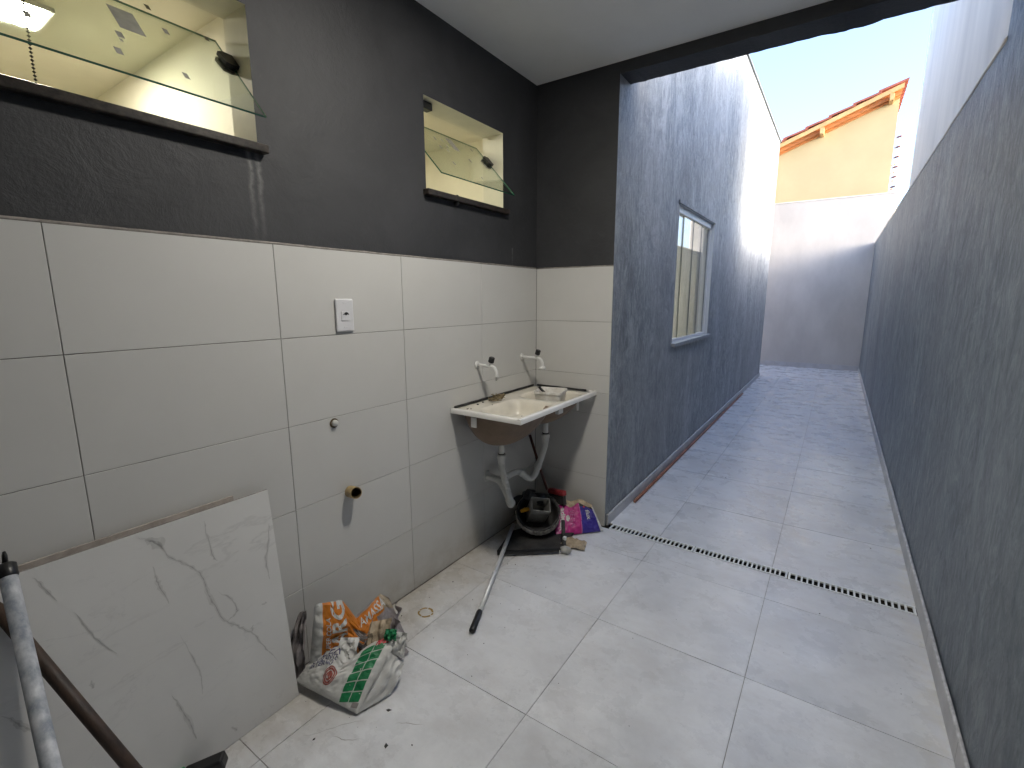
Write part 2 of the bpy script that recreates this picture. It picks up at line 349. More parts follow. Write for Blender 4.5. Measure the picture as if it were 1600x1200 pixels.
def wall_holes(name, axis, c0, c1, u0, u1, v0, v1, holes, mats, parent=None, kind=None, split=()):
    """wall slab: axis 'x' or 'y' is its normal, c0 (front face) .. c1; u = the other horizontal, v = z. reveals get material 1"""
    us = sorted({u0, u1, *[h[0] for h in holes], *[h[1] for h in holes]}); vs = sorted({v0, v1, *[h[2] for h in holes], *[h[3] for h in holes]})
    P = (lambda c, u, v: (c, u, v)) if axis == 'x' else (lambda c, u, v: (u, c, v))
    g = G(); inh = lambda i, j: any(h[0]-1e-6 <= us[i] and us[i+1] <= h[1]+1e-6 and h[2]-1e-6 <= vs[j] and vs[j+1] <= h[3]+1e-6 for h in holes)
    def solid(i, j): return 0 <= i < len(us)-1 and 0 <= j < len(vs)-1 and not inh(i, j)
    for i in range(len(us)-1):
        for j in range(len(vs)-1):
            if inh(i, j): continue
            a, b, c, d = us[i], us[i+1], vs[j], vs[j+1]
            for cc in (c0, c1): g.add([P(cc, a, c), P(cc, b, c), P(cc, b, d), P(cc, a, d)], [(0, 1, 2, 3)], 0)
            for (di, dj, e) in ((-1, 0, (a, c, a, d)), (1, 0, (b, c, b, d)), (0, -1, (a, c, b, c)), (0, 1, (a, d, b, d))):
                if not solid(i+di, j+dj):
                    mi = 1 if (0 <= i+di < len(us)-1 and 0 <= j+dj < len(vs)-1) else 0
                    g.add([P(c0, e[0], e[1]), P(c0, e[2], e[3]), P(c1, e[2], e[3]), P(c1, e[0], e[1])], [(0, 1, 2, 3)], mi)
    return g.out(name, mats, parent, kind=kind)

w, RX, HC = .53, 2.115, 2.742
WALL_T = 1.65
# ------------------------------------------------------------------ ground and floor
ground = box('ground', (-60, -60, -.30), (60, 80, -.15), M['wallwhite'], kind='structure')
ground.data.materials[0] = plain('packed_earth', (.16, .12, .085), .9, var=.25, scale=.8, bmp=.3)
floor = thing('floor', (0, 0, 0), 'x', 'x'); del floor['label']; del floor['category']; floor['kind'] = 'structure'
gb = G(); gb.box((-2.6, -4.62, -.14), (2.14, -.012, -.0035)); gb.box((-2.6, .067, -.14), (2.32, 9.1, -.0035)); gb.box((-2.6, -.0121, -.14), (2.14, .0671, -.06))
gb.out('grout_bed', M['fgrout'], floor)
tile_cache = {}
def slab_tile(name, x0, y0, z0, x1, y1, z1, mat, parent, face):
    """one tile, chamfered on its visible face; alike tiles share a mesh. face: 'z' '+x' '-y'"""
    ch = .0005 if face == 'z' else .0010; sx, sy, sz = round(x1-x0, 4), round(y1-y0, 4), round(z1-z0, 4); key = (name, face, sx, sy, sz, mat.name)
    if key not in tile_cache:
        def P(u, v, t):
            return {'z': (u, v, t), '+x': (t, u, v), '-y': (u, -t, v), '-x': (-t, u, v)}[face]
        U, Vv, T = {'z': (sx, sy, sz), '+x': (sy, sz, sx), '-x': (sy, sz, sx), '-y': (sx, sz, sy)}[face]
        vs = [P(*q) for q in ((0, 0, 0), (U, 0, 0), (U, Vv, 0), (0, Vv, 0), (0, 0, T-ch), (U, 0, T-ch), (U, Vv, T-ch), (0, Vv, T-ch), (ch, ch, T), (U-ch, ch, T), (U-ch, Vv-ch, T), (ch, Vv-ch, T))]
        F = [(0, 1, 5, 4), (1, 2, 6, 5), (2, 3, 7, 6), (3, 0, 4, 7), (4, 5, 9, 8), (5, 6, 10, 9), (6, 7, 11, 10), (7, 4, 8, 11), (8, 9, 10, 11)]
        me = bpy.data.meshes.new(name); me.from_pydata(vs, [], F); me.materials.append(mat)
        bm = bmesh.new(); bm.from_mesh(me); bmesh.ops.recalc_face_normals(bm, faces=bm.faces)
        # open-backed shell: make sure the visible face looks outwards
        n = {'z': Vector((0, 0, 1)), '+x': Vector((1, 0, 0)), '-x': Vector((-1, 0, 0)), '-y': Vector((0, -1, 0))}[face]
        bm.faces.ensure_lookup_table()
        if bm.faces[8].normal.dot(n) < 0: bmesh.ops.reverse_faces(bm, faces=bm.faces)
        bm.to_mesh(me); bm.free(); tile_cache[key] = me
    o = bpy.data.objects.new(name, tile_cache[key]); COL.objects.link(o); o.parent = parent
    org = {'z': (x0, y0, z0), '+x': (x0, y0, z0), '-x': (x1, y0, z0), '-y': (x0, y1, z0)}[face]
    o.location = Vector(org)-wloc(parent); return o
g2 = .0010
ys_in = [-4.62, -4.60, -3.98, -3.36, -2.735, -2.11, -1.488, -.865, -.265, -.012]
xs_in = [0.004, .25, .87, 1.49, RX-.001]
for i in range(len(xs_in)-1):
    for j in range(1, len(ys_in)-1):
        slab_tile('floor_tile', xs_in[i]+g2, ys_in[j]+g2, -.008, xs_in[i+1]-g2, ys_in[j+1]-g2, random.uniform(-.0004, .0003), M['ftile'], floor, 'z')
ys_out = [.067, .687, 1.335, 1.98, 2.62, 3.26, 3.90, 4.54, 5.18, 5.82, 6.46, 7.10, 7.74, 8.38, 9.02, 9.09]
for j in range(len(ys_out)-1):
    far = ys_out[j] > 7.0
    xs = ([-1.61, -.99, -.37, .25] if far else [w+.002])+[.87, 1.49, RX-.001]
    for i in range(len(xs)-1):
        slab_tile('floor_tile', xs[i]+g2, ys_out[j]+g2, -.008, xs[i+1]-g2, ys_out[j+1]-g2, random.uniform(-.0004, .0003), M['ftile'], floor, 'z')

# ------------------------------------------------------------------ the house
house = thing('house', (0, 0, 0), 'grey-painted house with covered laundry yard, two small tilting windows and a corridor side wall', 'house')
SW = (-.994, -.364, 1.966, 2.377); BW = (-2.80, -1.79, 1.966, 2.385)
bwall = wall_holes('laundry_wall', 'x', -.008, -.15, -4.62, .16, 0, 2.9, [SW, BW], [M['dark'], M['reveal']], house)
stub = wall_holes('corner_wall', 'y', .008, .16, -.0079, w-.0005, 0, 2.9, [], [M['dark']], house)
# tiles on both walls
cols = [0, -.5867, -1.1784, -1.7718, -2.362, -2.952, -3.542, -4.132, -4.61]
def tile_panel(name, parent, a, b): return box(name, a, b, M['grout'], parent)
tile_panel('tile_bed', bwall, (-.0079, -4.61, 0), (-.0035, 0, WALL_T-.001))
for c in range(len(cols)-1):
    for r in range(5):
        slab_tile('wall_tile', -.0034, cols[c+1]+.0009, r*.33+.0009, random.uniform(-.0004, .0004), cols[c]-.0009, (r+1)*.33-.0009, M['wtile'], bwall, '+x')
tile_panel('tile_bed', stub, (0.0005, .0035, 0), (w-.001, .0079, WALL_T-.001))
for a, b in ((0, .327), (.327, .739), (.739, .878), (.878, .99), (.99, 1.32), (1.32, 1.65)):
    slab_tile('wall_tile', .0015, random.uniform(-.0004, .0004), a+.0009, w-.0005, .0034, b-.0009, M['wtile'], stub, '-y')
# grout fillet on top of the tiles, a little uneven
for nm, par, P in (('grout_fillet', bwall, [(-.004+0*k, -4.6+k*.092, WALL_T+.002+.0022*noise.noise(Vector((k*.7, 0, 0)))) for k in range(51)]),
                   ('grout_fillet', stub, [(.004+k*.0525, .004, WALL_T+.001+.0015*noise.noise(Vector((k*.9, 5, 0)))) for k in range(11)])):
    tube(nm, P, .0052, M['lgrout'], par, 8)
# corridor side wall with its window; surface is gently uneven
CW = (1.31, 2.60, 1.09, 2.205)
def rough_wall(name, x, y0, y1, z0, z1, holes, thick, mats, parent, amp=.004, step=.06, sgn=1, kind=None):
    """plastered wall facing x: grid that avoids the holes, displaced by noise; plus back, edges and reveals"""
    def cuts(a, b, hs):
        base = sorted({a, b, *hs}); out = []
        for p, q in zip(base[:-1], base[1:]):
            n = max(1, round((q-p)/step)); out += [p+(q-p)*k/n for k in range(n)]
        return out+[b]
    ys = cuts(y0, y1, [v for h in holes for v in h[:2]]); zs = cuts(z0, z1, [v for h in holes for v in h[2:]])
    g = G(); nv = len(zs)
    def disp(y, z):
        e = min(y-y0, y1-y, z1-z, .2)/.2; e = max(0, min(1, e))
        for h in holes:
            d = max(h[0]-y, y-h[1], h[2]-z, z-h[3]); e = min(e, max(0, min(1, d/.06)))
        return e*amp*(noise.noise(Vector((y*1.3, z*.9, x)))*1.3+noise.noise(Vector((y*6, z*2.5, x)))*.5)
    V = [(x+disp(y, z), y, z) for y in ys for z in zs]; F = []
    for i in range(len(ys)-1):
        for j in range(nv-1):
            if any(h[0]-1e-6 <= ys[i] and ys[i+1] <= h[1]+1e-6 and h[2]-1e-6 <= zs[j] and zs[j+1] <= h[3]+1e-6 for h in holes): continue
            q = (i*nv+j, (i+1)*nv+j, (i+1)*nv+j+1, i*nv+j+1); F.append(q if sgn > 0 else q[::-1])
    me = g.add(V, F, 0); xb = x-sgn*thick
    g.add([(xb, y0, z0), (xb, y1, z0), (xb, y1, z1), (xb, y0, z1), (x, y0, z0), (x, y1, z0), (x, y1, z1), (x, y0, z1)], [(0, 4, 7, 3), (1, 2, 6, 5), (3, 7, 6, 2)], 0)
    if not holes: g.add([(xb, y0, z0), (xb, y1, z0), (xb, y1, z1), (xb, y0, z1)], [(0, 3, 2, 1)], 0)
    for h in holes:
        a, b, c, d = h
        g.add([(x, a, c), (x, b, c), (x, b, d), (x, a, d), (xb, a, c), (xb, b, c), (xb, b, d), (xb, a, d)], [(0, 1, 5, 4), (1, 2, 6, 5), (2, 3, 7, 6), (3, 0, 4, 7)], 1)
    o = g.out(name, mats, parent, smooth=False, kind=kind)
    for p in o.data.polygons:
        if p.material_index == 0 and p.index < len(F): p.use_smooth = True
    return o
HT, HY = 4.13, 7.28
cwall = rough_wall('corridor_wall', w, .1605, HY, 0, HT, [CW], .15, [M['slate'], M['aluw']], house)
cw0 = box('corridor_wall_end', (w-.15, 0.0081, 0), (w-.0004, .1604, 2.69), M['slate'], house) if False else None
# the face of the jamb where corner wall turns into the corridor (slate paint starts right at the corner)
jamb = rough_wall('corner_jamb', w+.0004, .0, .16, 0, 2.69, [], .0006, [M['slate'], M['slate']], house, amp=.0, step=.08)
box('rear_gable', (-6, HY-.15, 0), (w-.1501, HY-.0005, HT), M['wallwhite'], house)
cap = G(); cap.box((w-.16, .17, HT+.001), (w+.018, HY+.02, HT+.028)); cap.out('wall_flashing', M['flash'], house)
# ceiling and roof slab and beam
box('ceiling', (-.0075, -4.62, HC), (RX-.001, -.0005, HC+.05), M['ceiling'], house)
box('roof_slab', (-4, -4.8, HC+.17), (RX+.02, .15, HC+.30), M['wallwhite'], house)
# ragged-edged beam over the opening
bv = []; bf = []; nb = 90
for k in range(nb+1):
    x = w+(RX-w)*k/nb; jag = .005*noise.noise(Vector((k*.31, 1, 0)))+.003*noise.noise(Vector((k*.9, 4, 0)))
    if x > 1.45: jag -= .010*min(1, (x-1.45)/.1)*(1-min(1, max(0, (x-1.62)/.1)))
    j2 = .003*noise.noise(Vector((k*.5, 9, 2)))
    bv += [(x, 0, 2.681+j2), (x, .158+jag*.4, 2.678+jag), (x, .162, 2.70+jag*.5), (x, .162, 3.0), (x, 0, 3.0)]
for k in range(nb):
    for e in range(5):
        a = k*5+e; b_ = k*5+(e+1) % 5; bf.append((a, a+5, b_+5, b_))
beam = mk('beam', bv, bf, M['dark'], house)
box('back_wall', (-.0075, -4.77, 0), (RX, -4.621, 2.9), M['dark'], house)
# skirting along corridor wall
def skirting(parent, x, y0, y1, sgn, n, h=.075):
    L = (y1-y0)/n
    for k in range(n):
        a, b = y0+k*L+.0015, y0+(k+1)*L-.0015
        slab_tile('skirting_tile', min(x, x+sgn*.011), round(a, 4), .0015, max(x, x+sgn*.011), round(b, 4), h-.006, M['skirt'], parent, '+x' if sgn > 0 else '-x')
    P = [(x+sgn*(.004+.002*noise.noise(Vector((k*.4, x, 0)))), y0+(y1-y0)*k/120, h-.004+.003*noise.noise(Vector((k*.8, x, 3)))) for k in range(121)]
    tube('skirting_fillet', P, .0065, M['skirtmortar'], parent, 7)
skirting(cwall, w+.004, .02, HY, 1, 12)

# bathrooms behind the small windows (rooms of the house)
def room(name, x0, x1, y0, y1, z1, wm, cm):
    g = G()
    g.add([(x0, y0, 0), (x1, y0, 0), (x1, y1, 0), (x0, y1, 0), (x0, y0, z1), (x1, y0, z1), (x1, y1, z1), (x0, y1, z1)],
          [(0, 1, 2, 3), (0, 4, 5, 1), (0, 3, 7, 4), (3, 2, 6, 7)], 0)
    g.add([(x0, y0, z1), (x1, y0, z1), (x1, y1, z1), (x0, y1, z1)], [(0, 1, 2, 3)], 1)
    return g.out(name, [wm, cm], house)
room('bathroom_shell', -2.9, -.1505, -3.9, -1.455, 2.735, M['beige'], M['bathceil'])
room('bathroom_shell', -2.0, -.1505, -1.38, .6, 2.735, M['beige'], M['bathceil'])
def panel_lamp(x, y, z, s, mat, parent, fr=M['white']):
    f = G(); f.box((x-s/2-.015, y-s/2-.015, z-.02), (x+s/2+.015, y+s/2+.015, z-.002)); o = f.out('ceiling_panel_light', fr, parent)
    box('diffuser', (x-s/2, y-s/2, z-.024), (x+s/2, y+s/2, z-.0205), mat, o); return o
panel_lamp(-1.50, -2.03, 2.735, .24, M['gbath'], house)
panel_lamp(-1.15, -.75, 2.735, .22, M['gbath'], house)
# tilting windows: pane pivots about a horizontal axis, bottom swung out
def tilt_window(W, latch, squares):
    y0, y1, z0, z1 = W; root = thing('tilting_window', (-.075, (y0+y1)/2, z0), 'x', 'x'); del root['label']; del root['category']; root.parent = house
    piv = Vector((-.105, 0, 2.232)); d = Vector((.19, 0, -.205)).normalized(); nrm = Vector((d.z*-1, 0, d.x)).normalized()
    L1, L2 = .272, .125; t = .003
    def P(y, s, o): q = piv+d*s+nrm*o; return Vector((q.x, y, q.z))
    ya, yb = y0+.012, y1-.012
    V = [P(y, s, o) for y in (ya, yb) for s in (-L2, L1) for o in (-t, t)]
    F = [(0, 2, 3, 1), (4, 5, 7, 6), (0, 1, 5, 4), (2, 6, 7, 3), (0, 4, 6, 2), (1, 3, 7, 5)]
    pane = mk('pane', V, F, [M['glass'], M['gedge']], root, fm=[1, 1, 1, 1, 0, 0])
    for u, s, sz, ss in squares:
        yc = ya+(yb-ya)*u
        q = [P(yc-sz/2, s-ss/2, t+.0006), P(yc+sz/2, s-ss/2, t+.0006), P(yc+sz/2, s+ss/2, t+.0006), P(yc-sz/2, s+ss/2, t+.0006)]
        mk('printed_square', q, [(0, 1, 2, 3)], M['decal'], pane)
    for yy, sg in ((y0, 1), (y1, -1)):
        h = G(); c = Vector((piv.x, yy, piv.z))
        ax = d
        for o, hh in ((t+.001, .012), (-t-.013, .012)):
            pts = []
            for (s, e) in ((-.030, 0), (.030, 0), (.036, .02), (.030, .042), (-.022, .050), (-.034, .03)):
                for oo in (o, o+hh):
                    q = piv+d*s+nrm*oo; pts.append((q.x, yy+sg*e, q.z))
            n = 6; F6 = [tuple(range(0, 12, 2)), tuple(range(11, 0, -2))]+[(2*k, 2*((k+1) % n), 2*((k+1) % n)+1, 2*k+1) for k in range(n)]
            h.add(pts, F6)
        h.out('pivot_hinge', M['black'], root)
    if latch:
        box('latch', (-.085, y0+.03, z1-.035), (-.045, y0+.10, z1-.001), M['black'], root, .004)
        box('latch', (-.004, y0+.19, z0-.045), (.022, y0+.20, z0+.006), M['black'], root, .002)
    s = G(); s.box((-.1505, y0-.02, z0-.026), (.026, y1+.022, z0+.0015), 0, .004); s.out('sill', M['granite'], root)
    return root
sqB = [(.715, -.015, .062, .112), (.813, -.160, .013, .026), (.670, .084, .016, .030), (.665, .112, .008, .014), (.640, .176, .016, .030), (.824, -.044, .014, .028), (.797, .187, .014, .028), (.965, -.110, .014, .026), (.52, .02, .014, .028), (.40, -.05, .062, .112), (.47, .15, .014, .028)]
sqS = [(.313, -.039, .014, .026), (.412, -.048, .014, .026), (.297, .031, .014, .026), (.421, .000, .013, .026), (.375, .038, .014, .026), (.545, -.045, .050, .100), (.303, .151, .014, .026), (.636, .062, .014, .030), (.847, -.073, .013, .026), (.870, .056, .012, .026), (.60, .205, .012, .02)]
tilt_window(BW, False, sqB); tilt_window(SW, True, sqS)
# bead chain hanging inside the wide window
ch = G(); 
for k in range(46):
    z = 2.36-k*.0088; c = Vector((-.055+.003*math.sin(k*.3), -2.315, z)); r = .0042
    ch.add([c+Vector(v)*r for v in ((1, 0, 0), (-1, 0, 0), (0, 1, 0), (0, -1, 0), (0, 0, 1), (0, 0, -1))], [(0, 2, 4), (2, 1, 4), (1, 3, 4), (3, 0, 4), (2, 0, 5), (1, 2, 5), (3, 1, 5), (0, 3, 5)])
tag(ch.out('bead_chain', M['black']), 'thin dark bead chain hanging in the wide window opening', 'chain')

# corridor window
cwin = thing('corridor_window', (w, 1.95, 1.09), 'x', 'x'); del cwin['label']; del cwin['category']; cwin.parent = house
y0, y1, z0, z1 = CW; xf = w-.045
fr = G(); fr.box((xf-.03, y0, z0), (xf+.012, y0+.022, z1)); fr.box((xf-.03, y1-.022, z0), (xf+.012, y1, z1)); fr.box((xf-.03, y0+.022, z0), (xf+.012, y1-.022, z0+.022)); fr.out('frame', M['aluw'], cwin)
tr = G(); tr.box((xf-.03, y0+.022, z1-.055), (xf+.020, y1-.022, z1-.001), 0, .003); tr.out('top_track', M['aluw'], cwin)
n = 4; L = (y1-y0-.044)/n
for k in range(n):
    a, b = y0+.022+k*L+(.012 if k else 0), y0+.022+(k+1)*L; xx = xf-.012+(.010 if k in (1, 2) else 0)
    p = mk('pane', *boxg((xx, a-.02 if k else a, z0+.022), (xx+.006, b, z1-.056)), M['glass2'], cwin)
    st = G(); st.box((xx-.002, b-.010, z0+.023), (xx+.008, b-.002, z1-.057)); st.out('pane_edge', M['flash'], p)
box('sill', (w-.145, y0-.03, z0-.028), (w+.032, y1+.03, z0+.001), M['greystone'], cwin, .003)
box('lintel_trim', (w-.001, y0-.03, z1-.002), (w+.012, y1+.03, z1+.020), M['slate'], cwin)
room('bedroom_shell', -2.6, w-.151, .75, 6.9, 2.735, M['roomwall'], M['roomwall'])
panel_lamp(-.9, 2.6, 2.735, .30, M['gbath'], house); panel_lamp(-.9, 5.0, 2.735, .30, M['gbath'], house)  # panel lights added to brighten the room behind the corridor window

# ------------------------------------------------------------------ walls of the plot
WH = 2.50
rw = thing('boundary_wall', (RX, 2, 0), 'long slate-blue brushed wall along the right side of the corridor', 'wall')
rough_wall('plaster_face', RX, -4.77, .199, 0, 2.9, [], .15, [M['slate_shaded'], M['slate_shaded']], rw, sgn=-1, amp=.006, step=.09)
rough_wall('plaster_face', RX, .2, 9.095, 0, WH, [], .15, [M['slate_shaded'], M['slate_shaded']], rw, sgn=-1, amp=.006, step=.09)
edge = [(RX+.002, .2+k*.09, WH+.004+.006*noise.noise(Vector((k*.35, 2, 0)))) for k in range(100)]
tube('mortar_edge', edge, .010, M['neigh'], rw, 6)
skirting(rw, RX-.004, -4.6, 9.05, -1, 22, .085)
nb_ = rough_wall('neighbour_wall', RX+.022, .17, 3.92, WH-.1, 4.45, [], .13, [M['neigh'], M['neigh']], None, sgn=-1, amp=.006, step=.12)
for v in nb_.data.vertices:                               # its unseen top is raked down to let sky light into the corridor
    wy = v.co.y; k = (v.co.z-(WH-.1))/(4.45-WH+.1); v.co.z = (WH-.1)+k*((4.42-.22*(3.92-wy))-(WH-.1))
tag(nb_, 'tall pale plastered neighbouring wall rising above the slate-blue boundary wall', 'wall')
ew = thing('end_wall', (0, 9.1, 0), 'pale grey wall closing the far end of the corridor, half in sunlight', 'wall')
EH = 3.40
ewb = wall_holes('plaster_face', 'y', 9.1, 9.25, -3, 2.33, 0, EH, [], [M['wallwhite']], ew)
cp_ = G(); cp_.box((-3, 9.09, EH+.001), (2.34, 9.26, EH+.016)); cp_.out('coping', M['neigh'], ew)
xk = -2.9
while xk < 2.1:
    b_ = min(xk+.62, RX-.005); slab_tile('skirting_tile', xk+.001, 9.085, .0015, b_-.001, 9.0995, .10, M['skirt'], ew, '-y'); xk += .62
lw = tag(box('courtyard_wall', (-3.15, HY, 0), (-3.0, 9.25, EH), M['wallwhite']), 'pale wall closing the side court behind the house corner', 'wall')

# ------------------------------------------------------------------ yellow house behind
yh = thing('yellow_house', (0, 9.6, 0), 'yellow house with red clay roof standing behind the end wall', 'house')
def roofz(x): return 4.60+(x-.26)*.372
XR = 2.235
V = [(-4, 9.6, 0), (XR, 9.6, 0), (XR, 9.6, roofz(XR)-.12), (-4, 9.6, roofz(-4)-.12)]; V += [(x, y+7, z) for x, y, z in V]
mk('wall', V, [(0, 1, 2, 3), (5, 4, 7, 6), (1, 5, 6, 2), (4, 0, 3, 7), (3, 2, 6, 7), (0, 4, 5, 1)], M['yellow'], yh)
roof = thing('roof', (0, 9.4, 4.5), 'x', 'x'); del roof['label']; del roof['category']; roof.parent = yh; roof.location = (0, -.2, 4.5)
sl_ = math.atan(.372); cs, sn = math.cos(sl_), math.sin(sl_)
def slope_board(name, x0, x1, ya, yb, zb, zt, mat, par):
    V = []
    for x in (x0, x1):
        for y in (ya, yb):
            for z in (zb, zt): V.append((x, y, roofz(x)+z))
    return mk(name, V, [(0, 1, 3, 2), (4, 6, 7, 5), (0, 4, 5, 1), (2, 3, 7, 6), (1, 5, 7, 3), (0, 2, 6, 4)], mat, par)
YV = 9.36
slope_board('verge_board', -3.6, XR+.03, YV, YV+.03, -.035, .045, M['timberlight'], roof)
slope_board('rafter', -3.6, XR+.01, YV+.10, YV+.15, -.10, -.02, M['timber'], roof)
slope_board('soffit', -3.6, XR+.02, YV+.031, 9.598, -.02, .0, M['timber'], roof)
slope_board('wall_plate', -3.6, XR, 9.54, 9.598, -.13, -.0205, M['timber'], roof)
for xp in (-1.8, -.35, 1.03, 2.10):
    box('purlin', (xp-.035, YV-.03, roofz(xp)-.17), (xp+.035, 9.597, roofz(xp)-.055), M['timberlight'], roof, .004)
# clay tiles: each course a step, barrel profile
tile_me = None
k = 0; x = XR+.09
while x > -3.4:
    for r in range(9):
        yv = YV-.03+r*.21
        V = []; F = []; nA = 6; Lx = .44
        for e, (xx, lift) in enumerate(((x, .012), (x-Lx, .048))):
            for a in range(nA+1):
                th = PI*a/nA; rr = .115
                V.append((xx, yv+rr-rr*math.cos(th), roofz(xx)+.055+lift-.006+rr*.42*math.sin(th)))
        for a in range(nA): F.append((a, a+1, nA+1+a+1, nA+1+a))
        V2 = [(vx, vy, vz-.014) for vx, vy, vz in V]; n0 = len(V)
        F += [tuple(i+n0 for i in f[::-1]) for f in F]
        F += [(a, n0+a, n0+a+1, a+1) for a in range(nA)]+[(nA+1+a, nA+2+a, n0+nA+2+a, n0+nA+1+a) for a in range(nA)]
        F += [(0, nA+1, n0+nA+1, n0), (nA, n0+nA, n0+2*nA+1, 2*nA+1)]
        mk('roof_tile', V+V2, F, M['rooftile'], roof, origin=(x, yv, roofz(x)))
    x -= .385

# ------------------------------------------------------------------ electric fence posts
def fpost(x, y, z, h, n, lean, label):
    t = thing('fence_post', (x, y, z), label, 'fence post', 'electric fence posts on the wall tops')
    box('stem', (x-.012, y-.012, z), (x+.012, y+.012, z+h), M['post'], t)
    for i in range(n):
        zz = z+.10+i*(h-.14)/(n-1)
        ins = mk('insulator', *tubeg([(x+.012, y-.01, zz), (x+.03, y-.02, zz+.004), (x+.05, y-.03, zz+.008), (x+.075, y-.04, zz+.010)], [.012, .02, .016, .02], 8), plain('brown_insulator', (.13, .07, .07), .4) if i == 0 and n == 6 else M['copper'], t, True)
    return t
fpost(2.236, 9.2, EH+.016, 1.02, 6, 0, 'taller white electric fence post with six brown insulators, nearer post on the end wall')
fpost(2.26, 10.4, EH+.016, .78, 5, 0, 'shorter cream electric fence post behind, half hidden against the yellow house edge')
tag(box('rear_boundary_wall', (2.24, 9.2601, 0), (2.38, 14, EH+.0155), M['neigh']), 'low pale wall running back beside the yellow house, mostly hidden behind the end wall', 'wall')
wg = G()
for i in range(6):
    za = EH+.116+i*.176; zb = EH+.116+min(i, 4)*.14
    wg.tube([(2.29, 9.17, za+.01), (2.32, 10.36, zb)], .0022, 5)
tag(wg.out('fence_wire', M['post']), 'thin electric fence wires strung between the two insulator posts', 'wire')

# ------------------------------------------------------------------ drain gratings
def grating(x0, x1, label):
    t = thing('drain_grating', ((x0+x1)/2, .027, 0), label, 'drain grating', 'white slotted drain gratings across the corridor')
    f = G(); ya, yb = -.0095, .0645; zt, zb = .002, -.006
    f.box((x0, ya, zb), (x1, ya+.009, zt)); f.box((x0, yb-.009, zb), (x1, yb, zt)); f.box((x0, ya+.0091, zb), (x0+.010, yb-.0091, zt)); f.box((x1-.010, ya+.0091, zb), (x1, yb-.0091, zt))
    f.out('frame', M['grate'], t)
    b = G(); n = 20; p = (x1-x0-.024)/n
    for i in range(1, n): c = x0+.012+i*p; b.box((c-.0042, ya+.0091, zb), (c+.0042, yb-.0091, zt-.0006))
    b.out('slot_bars', M['grate'], t)
grating(.565, 1.083, 'white slotted drain grating beside the house corner, left of three')
grating(1.087, 1.566, 'white slotted drain grating in the middle of the row')
grating(1.570, 2.098, 'white slotted drain grating touching the right boundary wall')
cgut = G(); cgut.box((.535, -.0118, -.0598), (2.11, .0668, -.050)); cgut.box((.535, -.0118, -.0499), (2.11, -.0099, -.0130)); cgut.box((.535, .0649, -.0499), (2.11, .0668, -.0130))
tag(cgut.out('drain_channel', M['slot_shade']), 'drain channel painted black for the shade under the three white gratings', 'drain')

# ------------------------------------------------------------------ ceiling lamp of the covered yard (just above the frame)
cl = thing('ceiling_lamp', (1.0, -1.33, HC), 'square white ceiling lamp lighting the covered laundry yard', 'ceiling lamp')
f = G(); f.box((.885, -1.445, HC-.03), (1.115, -1.215, HC-.001), 0, .004); f.out('housing', M['white'], cl)
box('diffuser', (.90, -1.43, HC-.034), (1.10, -1.23, HC-.0305), M['glamp'], cl)

# ------------------------------------------------------------------ wall fittings
t = thing('switch_plate', (0, -1.50, 1.397), 'white rectangular socket plate with a dark smudge on the white tiles', 'socket plate')
mk('plate', *boxg((.0006, -1.542, 1.332), (.011, -1.459, 1.462), .005), M['socket'], t)
mk('module', *boxg((.0112, -1.520, 1.375), (.0135, -1.481, 1.412), .001), M['socket'], t)
sm = [(.0139, -1.500+a*.016, 1.402+b*.009) for a, b in ((-1, -.5), (-.5, .1), (-.1, .7), (.4, .8), (.8, .3), (1.05, -.5), (.5, -.25), (.1, -.7), (-.4, -.25))]
mk('smudge', sm, [tuple(range(9))], M['ink'], t)
for zz in (1.445, 1.349): mk('screw_cover', *boxg((.0112, -1.508, zz-.003), (.0122, -1.493, zz+.003), .0004), M['socket'], t)
t = thing('capped_water_pipe', (0, -1.579, .965), 'small capped water outlet with dark rim in the tiled wall, under the socket plate', 'pipe cap')
mk('hole', *tubeg([(.0005, -1.579, .965), (.0022, -1.579, .965)], .020, 16), M['pipeinside'], t)
mk('cap', *tubeg([(.0024, -1.579, .966), (.012, -1.579, .966), (.016, -1.579, .966)], [.013, .013, .009], 14), M['pvc'], t, True)
t = thing('drain_stub', (0, -1.525, .655), 'short yellowed open drain pipe sticking out of the tiled wall', 'pipe')
def ringtube(name, a, b, ro, ri, mo, mi_, par):
    a = Vector(a); b = Vector(b); d = (b-a).normalized(); n = 20
    Vo, Fo = tubeg([a, b], ro, n, False); g = G(); g.add(Vo, Fo, 0); Vi, Fi = tubeg([a, b], ri, n, False); g.add(Vi, [q[::-1] for q in Fi], 1)
    g.add([Vo[n+k] for k in range(n)]+[Vi[n+k] for k in range(n)], [(k, (k+1) % n, n+(k+1) % n, n+k) for k in range(n)], 0)
    g.add([a+(v-a) for v in Vi[:n]], [tuple(range(n))], 1)
    return g.out(name, [mo, mi_], par)
ringtube('pipe', (.0008, -1.525, .652), (.060, -1.538, .664), .025, .022, M['oldpipe'], M['pipeinside'], t)

